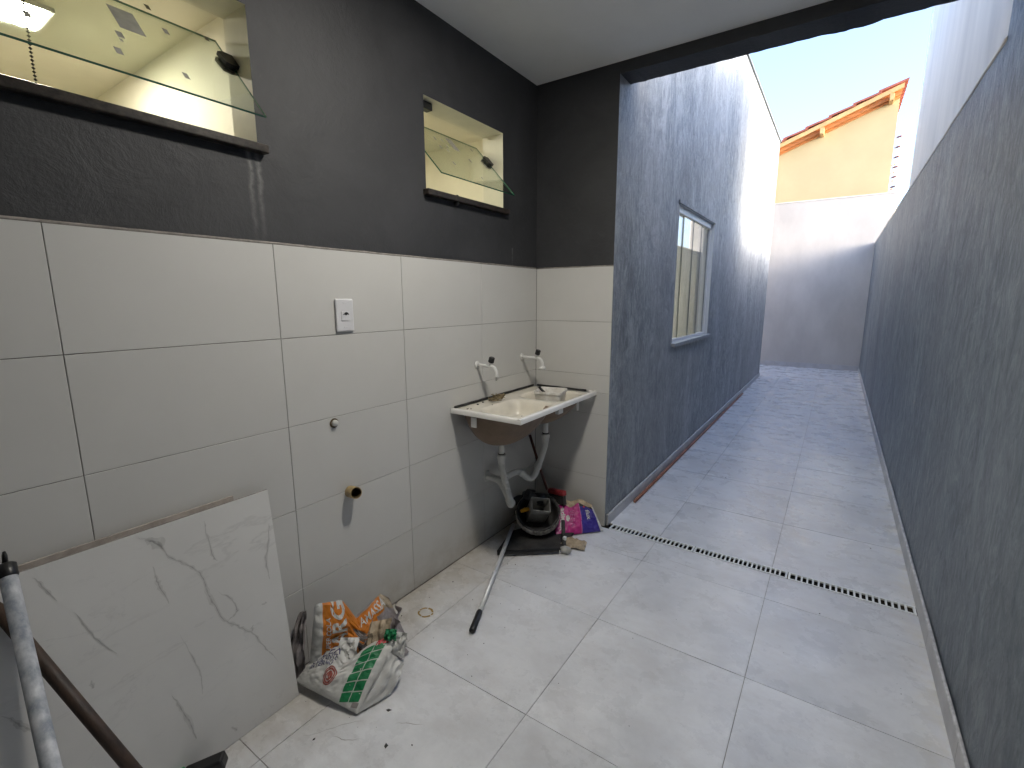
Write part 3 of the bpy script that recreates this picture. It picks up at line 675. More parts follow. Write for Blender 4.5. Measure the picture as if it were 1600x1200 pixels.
# taps
def tap(y, z, big, label):
    t = thing('tap', (0, y, z), label, 'tap', 'white plastic taps over the laundry sink')
    mk('flange', *tubeg([(.0006, y, z), (.005, y, z), (.010, y, z)], [.021, .020, .013], 18), M['white'], t, True)
    L = .125 if big else .105
    tube('arm', [(.006, y, z), (L*.55, y, z-.001), (L, y, z-.002)], .0095, M['white'], t, 14)
    P = curve([(L-.01, y, z-.002), (L+.016, y, z-.008), (L+.030, y, z-.032), (L+.031, y, z-.05)], 5)
    tube('spout', P, [.0095]*(len(P)-1)+[.0085], M['white'], t, 14)
    if big: mk('aerator', *tubeg([(L+.031, y, z-.046), (L+.031, y, z-.056), (L+.031, y, z-.070)], [.010, .020, .022], 16), M['white'], t, True)
    else: mk('nozzle', *tubeg([(L+.031, y, z-.05), (L+.031, y, z-.056), (L+.031, y, z-.057), (L+.031, y, z-.078)], [.0105, .0105, .0065, .0060], 14), M['white'], t, True)
    a = Vector((L-.012, y, z+.004)); dv = Vector((.32, 0, 1)).normalized()
    mk('bonnet', *tubeg([a, a+dv*.018], [.010, .009], 12), M['white'], t, True)
    k_ = tubeg([a+dv*.016, a+dv*.020, a+dv*.044, a+dv*.048], [.013, .0165, .0165, .013], 10)
    mk('knob', *k_, M['black'], t)
tap(-.640, 1.095, False, 'white plastic tap with black knob and thin nozzle, over the left basin')
tap(-.180, 1.095, True, 'white plastic tap with black knob and wide round outlet, nearest the corner')

# ------------------------------------------------------------------ laundry sink
sk = thing('laundry_sink', (0, -.45, .88), 'wide cream laundry sink with two basins and white pipes, fixed in the corner', 'laundry sink')
SX, SY0, SY1, SZ = .435, -.862, -.030, .888
def bowl_d(x, y, cx, cy, rx, ry, depth, p=4, sh=.55):
    q = (abs((x-cx)/rx)**p+abs((y-cy)/ry)**p)**(1/p)
    if q >= 1: return 0
    t_ = min(1, (1-q)/sh); return depth*(t_*t_*(3-2*t_))
def top_z(x, y):
    return SZ-.006-bowl_d(x, y, .262, -.625, .142, .195, .085, 5, .30)-bowl_d(x, y, .250, -.235, .158, .160, .085, 5, .28)
nx, ny = 44, 84; V = []; F = []
for i in range(nx+1):
    for j in range(ny+1):
        x = .012+(SX-.024)*i/nx; y = SY0+.012+(SY1-SY0-.024)*j/ny; V.append((x, y, top_z(x, y)))
for i in range(nx):
    for j in range(ny): a = i*(ny+1)+j; F.append((a, a+ny+1, a+ny+2, a+1))
mk('basin', V, F, M['cream'], sk, True)
# raised white rim around front and sides
def rim_path(pts, name, mat, wd=.015, ht=.024):
    g = G()
    for a, b in zip(pts[:-1], pts[1:]):
        a = Vector(a); b = Vector(b); d = (b-a).normalized(); s = Vector((d.y, -d.x, 0))
        sec = [(-wd*.9, -.004), (-wd*.6, .001), (0, .003), (wd*.5, .001), (wd*.8, -.006), (wd*.8, -ht), (wd*.45, -ht-.002), (-wd*.2, -ht+.006)]
        V = [p+s*u+Vector((0, 0, v)) for p in (a-d*(wd*.75 if a == Vector(pts[1]) or a == Vector(pts[2]) else 0), b+d*(wd*.75 if b != Vector(pts[-1]) else 0)) for u, v in sec]; n = len(sec)
        g.add(V, [(k, (k+1) % n, n+(k+1) % n, n+k) for k in range(n)]+[tuple(range(n-1, -1, -1)), tuple(range(n, 2*n))])
    return shade_auto(g.out(name, mat, sk), 50)
rim_path([(.004, SY0, SZ), (SX, SY0, SZ), (SX, SY1+.022, SZ), (.40, SY1+.022, SZ)], 'rim', M['rim'])
tube('rear_seal', [(.006, SY0+.02+k*.04, SZ+.002+.0015*noise.noise(Vector((k*.9, 3, 1)))) for k in range(21)], .0065, M['blackdirty'], sk, 7)
tube('side_seal', [(.02+k*.04, SY1+.018, SZ+.001+.0012*noise.noise(Vector((k*.9, 8, 1)))) for k in range(10)], .0055, M['blackdirty'], sk, 7)
# brown undersides
def under(cy, ry, depth, tilt):
    V = []; F = []; n = 30
    for i in range(n+1):
        for j in range(n+1):
            x = .02+(SX-.05)*i/n; y = cy-ry+2*ry*j/n
            u = (x-.20)/(SX/2-.01); v = (y-cy)/ry
            q = (abs(u)**2.6+abs(v)**2.6)**(1/2.6); f_ = max(0, 1-q**2.2) if q < 1 else 0
            V.append((x, y, SZ-.022-depth*(f_**.62)*(1-.25*tilt*u)))
    for i in range(n):
        for j in range(n): a = i*(n+1)+j; F.append((a, a+1, a+n+2, a+n+1))
    return mk('basin_underside', V, F, M['sinkunder'], sk, True)
under(-.640, .212, .20, 1.); under(-.235, .190, .17, 1.)
box('support_lug', (.40, -.452, SZ-.062), (.425, -.40, SZ-.030), M['rim'], sk, .003)
box('support_lug', (.13, -.862, SZ-.085), (.165, -.856, SZ-.032), M['rim'], sk, .002)
box('support_lug', (.40, -.19, SZ-.095), (.408, -.165, SZ-.030), M['rim'], sk, .002)
# plumbing, parts of the sink
def pipe_nut(x, y, z):
    mk('pipe_nut', *tubeg([(x, y, z+.025), (x, y, z+.022), (x, y, z+.001), (x, y, z), (x, y, z-.028), (x, y, z-.03)], [.022, .027, .027, .023, .022, .018], 16), M['pvc'], sk)
    mk('gasket', *tubeg([(x, y, z+.0262), (x, y, z+.031)], .021, 16), M['black'], sk)
box('strainer_plate', (.09, -.63, .664), (.20, -.575, .672), M['pvc'], sk, .002)
tube('tail_pipe', [(.138, -.600, .68), (.138, -.600, .575)], .0165, M['pvc'], sk)
pipe_nut(.138, -.600, .560)
P = curve([(.138, -.600, .545), (.142, -.598, .50), (.158, -.592, .42), (.176, -.588, .345), (.186, -.58, .305), (.178, -.566, .283), (.155, -.552, .30), (.120, -.548, .355), (.085, -.548, .395)], 14)
tube('corrugated_hose', P, [.0195+.0030*math.sin(i*2.1)*(1 if i < 70 else .3)+(.005 if 60 < i < 85 else 0) for i in range(len(P))], M['pvc'], sk, 16)
tube('branch_pipe', curve([(.0, -.560, .412), (.035, -.556, .410), (.075, -.550, .402), (.095, -.540, .400)]), .021, M['pvc'], sk, 14)
mk('wall_flange', *tubeg([(.0008, -.560, .412), (.008, -.560, .412)], [.034, .031], 18), M['pvc'], sk)
tube('tail_pipe', [(.205, -.215, .74), (.205, -.215, .62)], .0165, M['pvc'], sk)
pipe_nut(.205, -.215, .600)
tube('trap_pipe', curve([(.205, -.215, .575), (.203, -.222, .54), (.200, -.265, .47), (.196, -.295, .425), (.190, -.315, .385), (.178, -.345, .366), (.160, -.372, .380), (.142, -.390, .408), (.122, -.42, .418), (.105, -.46, .413), (.090, -.535, .402)], 6), .0190, M['pvc'], sk, 16)
mk('trap_collar', *tubeg([(.198, -.282, .448), (.195, -.300, .418)], .0225, 16), M['pvc'], sk)
mk('trap_collar', *tubeg([(.146, -.386, .402), (.134, -.402, .414)], .0225, 16), M['pvc'], sk)

# things lying in the sink
tb = thing('plastic_tub', (.30, -.28, .80), 'white square plastic tub splashed with mortar, standing in the sink', 'tub')
def rrect(cx, cy, hx, hy, r, z, n=5, rot=0.):
    P = []
    for sx, sy, a0 in ((1, 1, 0), (-1, 1, PI/2), (-1, -1, PI), (1, -1, 1.5*PI)):
        for k in range(n+1):
            a = a0+PI/2*k/n; P.append((sx*(hx-r)+r*math.cos(a), sy*(hy-r)+r*math.sin(a)))
    c, s = math.cos(rot), math.sin(rot); return [Vector((cx+x*c-y*s, cy+x*s+y*c, z)) for x, y in P]
TX, TY, TZ, TR = .268, -.268, .799, .25
rings = [(.066, .066, .020, 0.), (.070, .070, .020, .002), (.080, .080, .020, .106), (.0855, .0855, .020, .108), (.0855, .0855, .020, .122), (.0825, .0825, .018, .123), (.078, .078, .018, .114), (.066, .066, .018, .005)]
V = []; F = []
for hx, hy, r, dz in rings: V += rrect(TX, TY, hx, hy, r, TZ+dz, 5, TR)
n = 24
for i in range(len(rings)-1): F += [(i*n+k, i*n+(k+1) % n, (i+1)*n+(k+1) % n, (i+1)*n+k) for k in range(n)]
F += [tuple(range(n-1, -1, -1)), tuple(range((len(rings)-1)*n, len(rings)*n))]
shade_auto(mk('tub_body', V, F, M['whitedirty'], tb), 40)
V = rrect(TX, TY, .073, .073, .018, TZ+.060, 5, TR); mk('mortar_fill', V, [tuple(range(n))], M['b_straw'], tb)
br = thing('small_brush', (TX-.03, TY-.02, .86), 'small black brush handle leaning in the white plastic tub', 'brush')
tube('handle', [(TX+.02, TY-.02, .862), (TX-.025, TY-.045, .915), (TX-.05, TY-.055, .942)], [.006, .008, .007], M['black'], br, 10)
mk('bristles', *boxg((TX+.012, TY-.035, .858), (TX+.04, TY-.008, .874), .002), M['blackdirty'], br)
cg = G(); random.seed(3)
for k in range(34):
    c = Vector((.078+random.gauss(0, .016), -.560+random.gauss(0, .026), top_z(.08, -.56)+.014+random.random()*.016))
    P = [c+Vector((random.gauss(0, .012), random.gauss(0, .014), random.gauss(0, .006))) for _ in range(4)]
    cg.tube(curve(P, 3), .0022, 5)
tag(cg.out('dry_fibre_clump', M['rust'], smooth=True), 'small tangled clump of brown dry fibre on the back edge of the sink', 'fibre clump')
dg = G()
for x, y, s in ((.05, -.70, .005), (.085, -.803, .0035), (.165, -.80, .003), (.07, -.815, .004), (.062, -.797, .0025), (.22, -.51, .006), (.04, -.64, .005), (.31, -.80, .003), (.12, -.66, .003)):
    z = top_z(x, y); dg.box((x-s, y-s*.8, z+.0003), (x+s*.8, y+s, z+s), 0, s*.25)
d_ = dg.out('sink_crumbs', M['blackdirty'], kind='stuff'); tag(d_, 'dark mortar crumbs scattered over the cream sink top', 'crumbs')

# ------------------------------------------------------------------ pile under the sink
# ribbed rubber bowl, tipped towards the yard
bc = Vector((.215, -.315, .115)); bowl = thing('mortar_bowl', (bc.x, bc.y, 0), 'round black rubber bowl with ribbed mortar-crusted rim, tipped under the sink', 'bowl')
RT = Matrix.Rotation(math.radians(34), 3, Vector((.86, .5, 0)))
def bw(v): return bc+RT@Vector(v)
V = []; F = []; n = 72; prof = [(.020, -.085), (.085, -.082), (.118, -.045), (.132, .012), (.134, .052), (.128, .056), (.121, .050), (.118, .010), (.105, -.040), (.075, -.068), (.0, -.070)]
for pr, pz in prof:
    for k in range(n):
        a = 2*PI*k/n; V.append(bw((pr*math.cos(a), pr*math.sin(a), pz)))
for i in range(len(prof)-1): F += [(i*n+k, i*n+(k+1) % n, (i+1)*n+(k+1) % n, (i+1)*n+k) for k in range(n)]
mk('bowl_shell', V, F, M['blackdirty'], bowl, True)
V = []; F = []; n = 120
for pz in (.008, .020, .036, .050, .0575):
    for k in range(n):
        a = 2*PI*k/n; r = .1365+(.0045 if (k//2) % 2 else 0)*(1 if .01 < pz < .055 else .3)+.003*noise.noise(Vector((math.cos(a)*3, math.sin(a)*3, pz*20)))
        V.append(bw((r*math.cos(a), r*math.sin(a), pz)))
for i in range(4): F += [(i*n+k, i*n+(k+1) % n, (i+1)*n+(k+1) % n, (i+1)*n+k) for k in range(n)]
mk('ribbed_rim', V, F, M['oring'], bowl)
# bent tin
tin = thing('square_tin', (.19, -.29, .10), 'scuffed grey square tin leaning inside the black bowl', 'tin')
tm = Matrix.Translation((.205, -.300, .145))@Matrix.Rotation(math.radians(34), 4, 'Z')@Matrix.Rotation(math.radians(38), 4, 'X')@Matrix.Rotation(math.radians(12), 4, 'Y')
def open_box(name, hx, hy, hz, t_, mat, par, mtx):
    g = G()
    for a, b in (((-hx, -hy, -hz), (hx, -hy+t_, hz)), ((-hx, hy-t_, -hz), (hx, hy, hz)), ((-hx, -hy+t_, -hz), (-hx+t_, hy-t_, hz)), ((hx-t_, -hy+t_, -hz), (hx, hy-t_, hz)), ((-hx+t_, -hy+t_, -hz), (hx-t_, hy-t_, -hz+t_))):
        V, F = boxg(a, b); g.add([mtx@Vector(v) for v in V], F)
    return g.out(name, mat, par)
open_box('tin_body', .058, .046, .078, .0025, M['tin'], tin, tm)
tb2 = thing('yellow_tool', (.12, -.37, .15), 'small yellow-handled tool in the black bowl under the sink', 'tool')
mk('handle', *tubeg([(.130, -.385, .150), (.150, -.365, .158), (.168, -.345, .160)], [.010, .014, .010], 10), M['yellowpl'], tb2, True)
mk('blade', *boxg((.085, -.40, .120), (.13, -.375, .150), .003), M['black'], tb2)
rg = thing('dark_rag', (.11, -.25, .18), 'heap of black rags and gloves piled at the back of the bowl', 'rag')
random.seed(11); g = G()
for k in range(5):
    c = Vector((.075+k*.028, -.30+.03*(k % 2)+.015*k, .175+.02*((k*7) % 3))); bm = bmesh.new(); bmesh.ops.create_icosphere(bm, subdivisions=3, radius=.042)
    for v in bm.verts: v.co = Vector((v.co.x, v.co.y*1.15, v.co.z*.8))*(1+.55*noise.noise(v.co*28+Vector((k*3, 0, 0)))); v.co += c
    bm.verts.index_update(); g.add([v.co.copy() for v in bm.verts], [tuple(v.index for v in f.verts) for f in bm.faces]); bm.free()
g.out('rag_folds', M['black'], rg, True)
rb = thing('red_broom', (.25, -.15, .2), 'dull red broom with dark stick leaning in the corner behind the bowl', 'broom')
V, F = boxg((-.075, -.018, -.016), (.075, .018, .016), .006); mt = Matrix.Translation((.252, -.140, .222))@Matrix.Rotation(math.radians(-20), 4, 'Z')@Matrix.Rotation(math.radians(-10), 4, 'Y')
mk('head', [mt@Vector(v) for v in V], F, M['red'], rb)
V, F = boxg((-.07, -.014, -.075), (.07, .014, -.0165), .004); mk('bristles', [mt@Vector(v) for v in V], F, M['blackdirty'], rb)
tube('stick', [(.185, -.150, .225), (.110, -.135, .38), (.028, -.118, .565)], .009, M['redwood'], rb, 10)
# black board and squeegee on the floor
tr_ = thing('black_hawk_board', (.28, -.48, .01), 'dusty black plasterer board lying flat under the bowl', 'board')
V = [(.145, -.66, .006), (.440, -.43, .006), (.42, -.20, .012), (.22, -.16, .012), (.08, -.42, .006)]
g = G(); g.add(V+[(x, y, z+.012) for x, y, z in V], [(4, 3, 2, 1, 0), (5, 6, 7, 8, 9)]+[(k, (k+1) % 5, 5+(k+1) % 5, 5+k) for k in range(5)]); g.out('board', M['blackdirty'], tr_)
sq = thing('squeegee', (.33, -.53, .02), 'black floor squeegee lying in front of the board, with grey socket joint', 'squeegee')
tube('blade_holder', [(.165, -.685, .018), (.30, -.580, .020), (.445, -.462, .022)], [.010, .014, .014], M['black'], sq, 8, smooth=False)
mk('rubber_blade', *boxg((0, 0, 0), (.001, .001, .001)), M['black'], sq) if False else None
mk('socket', *tubeg([(.452, -.452, .020), (.470, -.440, .024), (.500, -.437, .022), (.505, -.433, .018)], [.018, .023, .020, .012], 14), M['tin'], sq, True)
tube('socket_arm', curve([(.468, -.438, .030), (.440, -.395, .060), (.410, -.345, .105), (.395, -.32, .135)]), [.013]*4+[.012]*15, M['blackdirty'], sq, 10)
mk('clip', *boxg((.438, -.408, .055), (.456, -.386, .078), .003), M['white'], sq)
lf = thing('crumpled_paper_scrap', (.47, -.35, .02), 'crumpled brown-grey paper scrap beside the squeegee joint', 'scrap')
V = []; F = []; nn = 10
for i in range(nn+1):
    for j in range(nn+1):
        u, v = i/nn, j/nn; p = Vector((.40+.16*u-.03*v, -.40+.10*v+.04*u, .006)); V.append(p+Vector((0, 0, .022*abs(noise.noise(Vector((u*4, v*4, 1)))*1.6)+.03*math.sin(u*PI)*math.sin(v*PI)*.6)))
for i in range(nn):
    for j in range(nn): a = i*(nn+1)+j; F.append((a, a+nn+1, a+nn+2, a+1))
mk('scrap', V, F, M['b_straw'], lf)
# aluminium pole on the floor
pl = thing('aluminium_pole', (.45, -1.25, 0), 'bright aluminium pole with black end grip lying on the floor from under the sink', 'pole')
A = Vector((.452, -1.275, .0145)); B = Vector((.085, -.40, .055)); D = (B-A).normalized(); Lp = (B-A).length
tube('tube', [A+D*.13, A+D*Lp], .0115, M['alu'], pl, 16); tube('joint_collar', [A+D*.42, A+D*.44], .0128, M['alu'], pl, 16)
tube('grip', [A, A+D*.006, A+D*.125, A+D*.134], [.010, .0145, .0145, .0125], M['black'], pl, 16)
# copper coloured pipe along the skirting
tag(tube('reddish_pipe', [(.566, .46, .012), (.563, 2.8, .013), (.558, 5.25, .012)], .011, M['copper'], None, 12), 'thin reddish-brown pipe lying along the foot of the corridor wall', 'pipe')

# ------------------------------------------------------------------ leaning slabs and handles
def lean_slab(name, x_foot, x_top, y0, y1, h, t_, mats, label, dz=0., dy=0.):
    L = h; ang = math.asin((x_foot-x_top)/L); ca, sa = math.cos(ang), math.sin(ang)
    def P(u, s, o): return Vector((x_foot-sa*s+ca*o, u+dy*s, ca*s+sa*o+.0015))
    V = [P(u, s, o) for u in (y0, y1) for s in (0, L) for o in (-t_, 0)]
    g = G(); g.add(V, [(0, 1, 3, 2), (4, 6, 7, 5), (0, 4, 5, 1), (2, 3, 7, 6), (0, 2, 6, 4)], 1); g.add(V, [(1, 5, 7, 3)], 0)
    return tag(g.out(name, mats), label, 'tile slab')
M['tback'] = plain('beige_tile_back', (.42, .37, .33), .85, var=.2, scale=20)
mslab = lean_slab('marble_slab', .121, .040, -2.70, -1.893, .80, .010, [M['marble'], M['lgrout']], 'large white grey-veined marble-look tile leaning on the tiled wall, in front')
lean_slab('tile_slab', .100, .020, -2.78, -2.0, .809, .009, [M['tback'], M['tback']], 'beige-backed tile standing just behind the veined slab, only its top edge showing', dy=.0)
def veins_on(slab, x_foot, x_top, h, name, mat, k0, off):
    ang = math.asin((x_foot-x_top)/h); ca, sa = math.cos(ang), math.sin(ang); random.seed(14)
    def P(u, s, o): return Vector((x_foot-sa*s+ca*o, u, ca*s+sa*o+.0015))
    L = [([(-2.282, 0.788), (-2.257, 0.77), (-2.23, 0.744), (-2.212, 0.697), (-2.172, 0.654), (-2.143, 0.615), (-2.134, 0.578), (-2.127, 0.532), (-2.113, 0.477), (-2.095, 0.421), (-2.065, 0.388), (-2.038, 0.35), (-2.016, 0.327), (-1.991, 0.265), (-1.964, 0.214), (-1.947, 0.171)], .0030),
         ([(-2.262, .775), (-2.235, .752), (-2.222, .728)], .0075), ([(-2.099, 0.521), (-2.069, 0.488), (-2.053, 0.439), (-2.059, 0.425), (-2.089, 0.411)], .0024), ([(-2.103, 0.766), (-2.104, 0.729), (-2.096, 0.642), (-2.087, 0.625)], .0020),
         ([(-2.255, 0.686), (-2.254, 0.647), (-2.248, 0.617), (-2.233, 0.557)], .0030), ([(-2.268, 0.278), (-2.251, 0.22), (-2.236, 0.158), (-2.228, 0.099)], .0028), ([(-1.907, 0.682), (-1.913, 0.639), (-1.936, 0.549), (-1.932, 0.482)], .0022),
         ([(-2.598, 0.47), (-2.581, 0.443), (-2.568, 0.415), (-2.551, 0.392), (-2.543, 0.36)], .0030), ([(-2.439, 0.652), (-2.426, 0.609), (-2.404, 0.546), (-2.37, 0.483)], .0016), ([(-2.22, 0.445), (-2.197, 0.348), (-2.186, 0.281), (-2.191, 0.225)], .0015),
         ([(-2.499, 0.776), (-2.485, 0.746), (-2.467, 0.695)], .0020), ([(-2.018, 0.334), (-2.013, 0.352)], .0022), ([(-2.433, 0.445), (-2.433, 0.424)], .0028), ([(-2.128, 0.058), (-2.112, 0.034)], .0026), ([(-1.974, 0.410), (-1.955, 0.404)], .0022)]
    g = G()
    for pts, wd in L:
        C = curve([(a, b, 0) for a, b in pts], 5); n = len(C); V = []
        for i, c in enumerate(C):
            t = (C[min(i+1, n-1)]-C[max(i-1, 0)]).normalized(); s_ = Vector((-t.y, t.x, 0)); k = wd*math.sin(PI*(i+.4)/(n+.2))*random.uniform(.35, 1.0)*.62*k0
            j = Vector((random.gauss(0, .0012), random.gauss(0, .0012), 0)); a = c+s_*k+j; b = c-s_*k+j; V += [P(a.x, a.y, off), P(b.x, b.y, off)]
        g.add(V, [(2*i, 2*i+1, 2*i+3, 2*i+2) for i in range(n-1)])
    return g.out(name, mat, slab)
M['vein'] = plain('grey_vein', (.33, .325, .32), .32, scale=60, bmp=0, col2=(.52, .515, .50))
M['veinsoft'] = plain('pale_vein_halo', (.60, .595, .58), .32, scale=50, bmp=0, col2=(.54, .535, .52))
veins_on(mslab, .121, .040, .80, 'vein_halo', M['veinsoft'], 5.0, .0003)
veins_on(mslab, .121, .040, .80, 'grey_veins', M['vein'], 1.25, .0006)
def rayp(a, b, t_): return Vector(a)+(Vector(b)-Vector(a))*t_
pw = thing('extension_pole', (.80, -2.60, 0), 'paint-splashed white metal pole with black cap, leaning at the left edge of the photo', 'pole')
A = Vector((.075, -2.543, .840)); B = Vector((.378, -2.574, .494)); D = (B-A).normalized(); ext = A+D*((A.z-.018)/(-D.z))
tube('tube', [A+D*.03, ext], .0165, M['alupaint'], pw, 20)
tube('cap', [A-D*.004, A, A+D*.028, A+D*.031], [.013, .0185, .0185, .0170], M['black'], pw, 20)
tube('hook', [A+Vector((-.004, 0, .002)), A+Vector((-.008, .002, .022)), A+Vector((-.014, .003, .030))], [.006, .005, .003], M['black'], pw, 8)
wh = thing('wooden_handle', (.45, -2.34, 0), 'dark wooden tool handle slanting behind the splashed white pole', 'handle')
A = Vector((.05, -2.562, .712)); B = Vector((.283, -2.43, .30)); D = (B-A).normalized()
tube('stick', [A-D*.05, B+D*((B.z-.016)/(-D.z))], .0150, M['wood'], wh, 16)
hb = thing('hand_brush', (.14, -2.23, .03), 'black-bristled hand brush with green back lying at the foot of the leaning slab', 'brush')
mt = Matrix.Translation((.155, -2.255, .030))@Matrix.Rotation(math.radians(50), 4, 'Z')@Matrix.Rotation(math.radians(-14), 4, 'Y')
V, F = boxg((-.03, -.022, -.018), (.085, .022, .018), .006); mk('bristles', [mt@Vector(v) for v in V], F, M['black'], hb)
V, F = boxg((-.075, -.022, -.008), (-.0305, .022, .022), .006); mk('back', [mt@Vector(v) for v in V], F, M['green'], hb)

# ------------------------------------------------------------------ bags
def text_mesh(s, size=1., bold=.0, spacing=1.):
    c = bpy.data.curves.new('t', 'FONT'); c.body = s; c.size = size; c.offset = bold; c.space_character = spacing; c.align_x = 'CENTER'; c.align_y = 'CENTER'; c.resolution_u = 3
    o = bpy.data.objects.new('t', c); COL.objects.link(o); bpy.context.view_layer.update()
    dg_ = bpy.context.evaluated_depsgraph_get(); me = bpy.data.meshes.new_from_object(o.evaluated_get(dg_))
    bpy.data.objects.remove(o)
    bm = bmesh.new(); bm.from_mesh(me); bmesh.ops.triangulate(bm, faces=bm.faces); bmesh.ops.subdivide_edges(bm, edges=bm.edges[:], cuts=1)
    bm.verts.index_update(); V = [(v.co.x, v.co.y) for v in bm.verts]; F = [tuple(v.index for v in f.verts) for f in bm.faces]; bm.free(); bpy.data.meshes.remove(me)
    return V, F
class Bag:
    def __init__(s, root, BL, BR, TR, TL, front, back, wr, seed, mats, colour, vtop=None, nu=64, nv=48, sag=0.):
        s.c = [Vector(q) for q in (BL, BR, TR, TL)]; s.n = ((s.c[1]-s.c[0]).cross(s.c[3]-s.c[0])).normalized()
        s.front, s.back, s.wr, s.seed, s.vtop, s.sag = front, back, wr, seed, vtop, sag; s.root = root
        g = G()
        for side in (1, -1):
            V = []; F = []
            for i in range(nu+1):
                for j in range(nv+1): V.append(s.P(i/nu, j/nv, side))
            fm = []
            for i in range(nu):
                for j in range(nv):
                    a = i*(nv+1)+j; q = (a, a+nv+1, a+nv+2, a+1); F.append(q if side > 0 else q[::-1]); fm.append(colour((i+.5)/nu, (j+.5)/nv) if side > 0 else s.backm(colour))
            n0 = len(g.V); g.V += V; g.F += [tuple(k+n0 for k in f) for f in F]; g.m += fm
        s.o = shade_auto(g.out('sack', mats, root), 32)
    def backm(s, c): return c(-1, -1)
    def P(s, u, v, side=1, off=0.):
        vt = v*(s.vtop(u) if s.vtop else 1.)
        BL, BR, TR, TL = s.c; p = (BL*(1-u)+BR*u)*(1-vt)+(TL*(1-u)+TR*u)*vt
        e = (max(0, math.sin(PI*min(max(u, 0), 1)))**.45)*(max(0, math.sin(PI*min(max(v, 0), 1)))**.45)
        d = e*(s.front if side > 0 else -s.back)
        q = Vector((u*5, v*4, s.seed)); wv = noise.noise(q)+.6*abs(noise.noise(q*2.3))*1.2-.3+.35*noise.noise(q*5)+.25*abs(noise.noise(Vector((u*22+v*9, v*3, s.seed))))
        topf = .35+.65*e+1.3*max(0, v-.8)
        z = d+s.wr*wv*topf*(1 if side > 0 else .5)
        r = p+s.n*(z+off); r += Vector((0, 0, -s.sag*e))
        if r.z < .002: r.z = .002+off
        return r
    def text(s, txt, u, v, su, sv, rot, mat, name='lettering', bold=.02, spacing=1.):
        V, F = text_mesh(txt, 1., bold, spacing); c, sn_ = math.cos(rot), math.sin(rot)
        L = max(1e-6, (s.c[1]-s.c[0]).length); H = (s.c[3]-s.c[0]).length
        out = []
        for x, y in V:
            X, Y = x*su, y*sv; a, b = (X*c-Y*sn_)/L, (X*sn_+Y*c)/H
            out.append(s.P(u+a, v+b, 1, .0016))
        return mk(name, out, F, mat, s.o)
    def poly(s, pts, mat, name, off=.0012, sub=3):
        """flat print: quad/ngon in uv mapped on the sack"""
        me = bmesh.new(); vs = [me.verts.new((a, b, 0)) for a, b in pts]; me.faces.new(vs); bmesh.ops.triangulate(me, faces=me.faces)
        bmesh.ops.subdivide_edges(me, edges=me.edges[:], cuts=sub, use_grid_fill=True); me.verts.index_update()
        V = [s.P(v.co.x, v.co.y, 1, off) for v in me.verts]; F = [tuple(v.index for v in f.verts) for f in me.faces]; me.free()
        return mk(name, V, F, mat, s.o)
    def disc(s, u, v, r0, r1, mat, name, off=.0014, asp=1.):
        L = (s.c[1]-s.c[0]).length; H = (s.c[3]-s.c[0]).length; n = 28; V = []
        for rr in (r0, r1):
            for k in range(n): a = 2*PI*k/n; V.append(s.P(u+rr*math.cos(a)/L, v+rr*asp*math.sin(a)/H, 1, off))
        return mk(name, V, [(k, (k+1) % n, n+(k+1) % n, n+k) for k in range(n)], mat, s.o)
# orange mortar bag, mouth sagging open
og = thing('orange_mortar_bag', (.16, -1.68, 0), 'crumpled orange and white mortar sack standing open against the tiled wall', 'sack')
def oc(u, v):
    if u < 0: return 3
    if u < .09: return 0
    if u < .46: return 1 if v > .08 else 2
    if v > .80: return 1 if u < .86 else 4
    if u > .74: return 3
    if v > .62: return 1
    if v > .45 and u < .6: return 1
    return 2
def ovt(u):
    if u < .35: return 1.
    if u < .50: return 1-.34*((u-.35)/.15)**1.3
    if u < .90: return .66+.40*((u-.50)/.4)
    return 1.06-.10*(u-.9)/.1
ob = Bag(og, (.105, -1.835, .065), (.245, -1.46, .004), (.200, -1.515, .225), (.120, -1.80, .325), .045, .055, .017, 3.3,
         [M['b_white'], M['b_orange'], M['b_brown'], M['b_kraft'], M['b_straw']], oc, ovt)
ob.text('ARG', .28, .68, .092, .092, PI/2, M['b_white'], bold=.03)
ob.text('SUPER COLA', .155, .52, .026, .026, PI/2, M['b_white'], bold=.02)
ob.text('AMASSA', .71, .90, .042, .050, .0, M['b_white'], bold=.015)
ob.disc(.50, .42, .0, .028, M['b_grey'], 'oval_logo', asp=1.3); ob.text('C', .49, .40, .045, .045, .2, M['b_straw'], bold=.0)
ob.disc(.93, .93, .012, .020, M['b_straw'], 'round_seal'); ob.poly([(.60, .52), (.69, .53), (.69, .62), (.60, .61)], M['b_straw'], 'print_block')
ob.poly([(.42, .66), (.50, .80), (.56, .66), (.68, .84), (.62, .56), (.48, .55)], M['b_grey'], 'print_emblem')
# white bag with green lattice
wg_ = thing('white_mortar_bag', (.24, -1.75, 0), 'crumpled white mortar sack with green lattice print lying in front of the orange sack', 'sack')
def wc(u, v):
    if u < 0: return 0
    return 0
def wvt(u):
    return 1-.22*math.exp(-((u-.52)/.12)**2)+.05*math.sin(u*9)
wb = Bag(wg_, (.085, -1.885, .035), (.378, -1.832, .012), (.360, -1.610, .165), (.105, -1.775, .115), .042, .030, .010, 8.1, [M['b_white'], M['b_kraft']], wc, wvt)
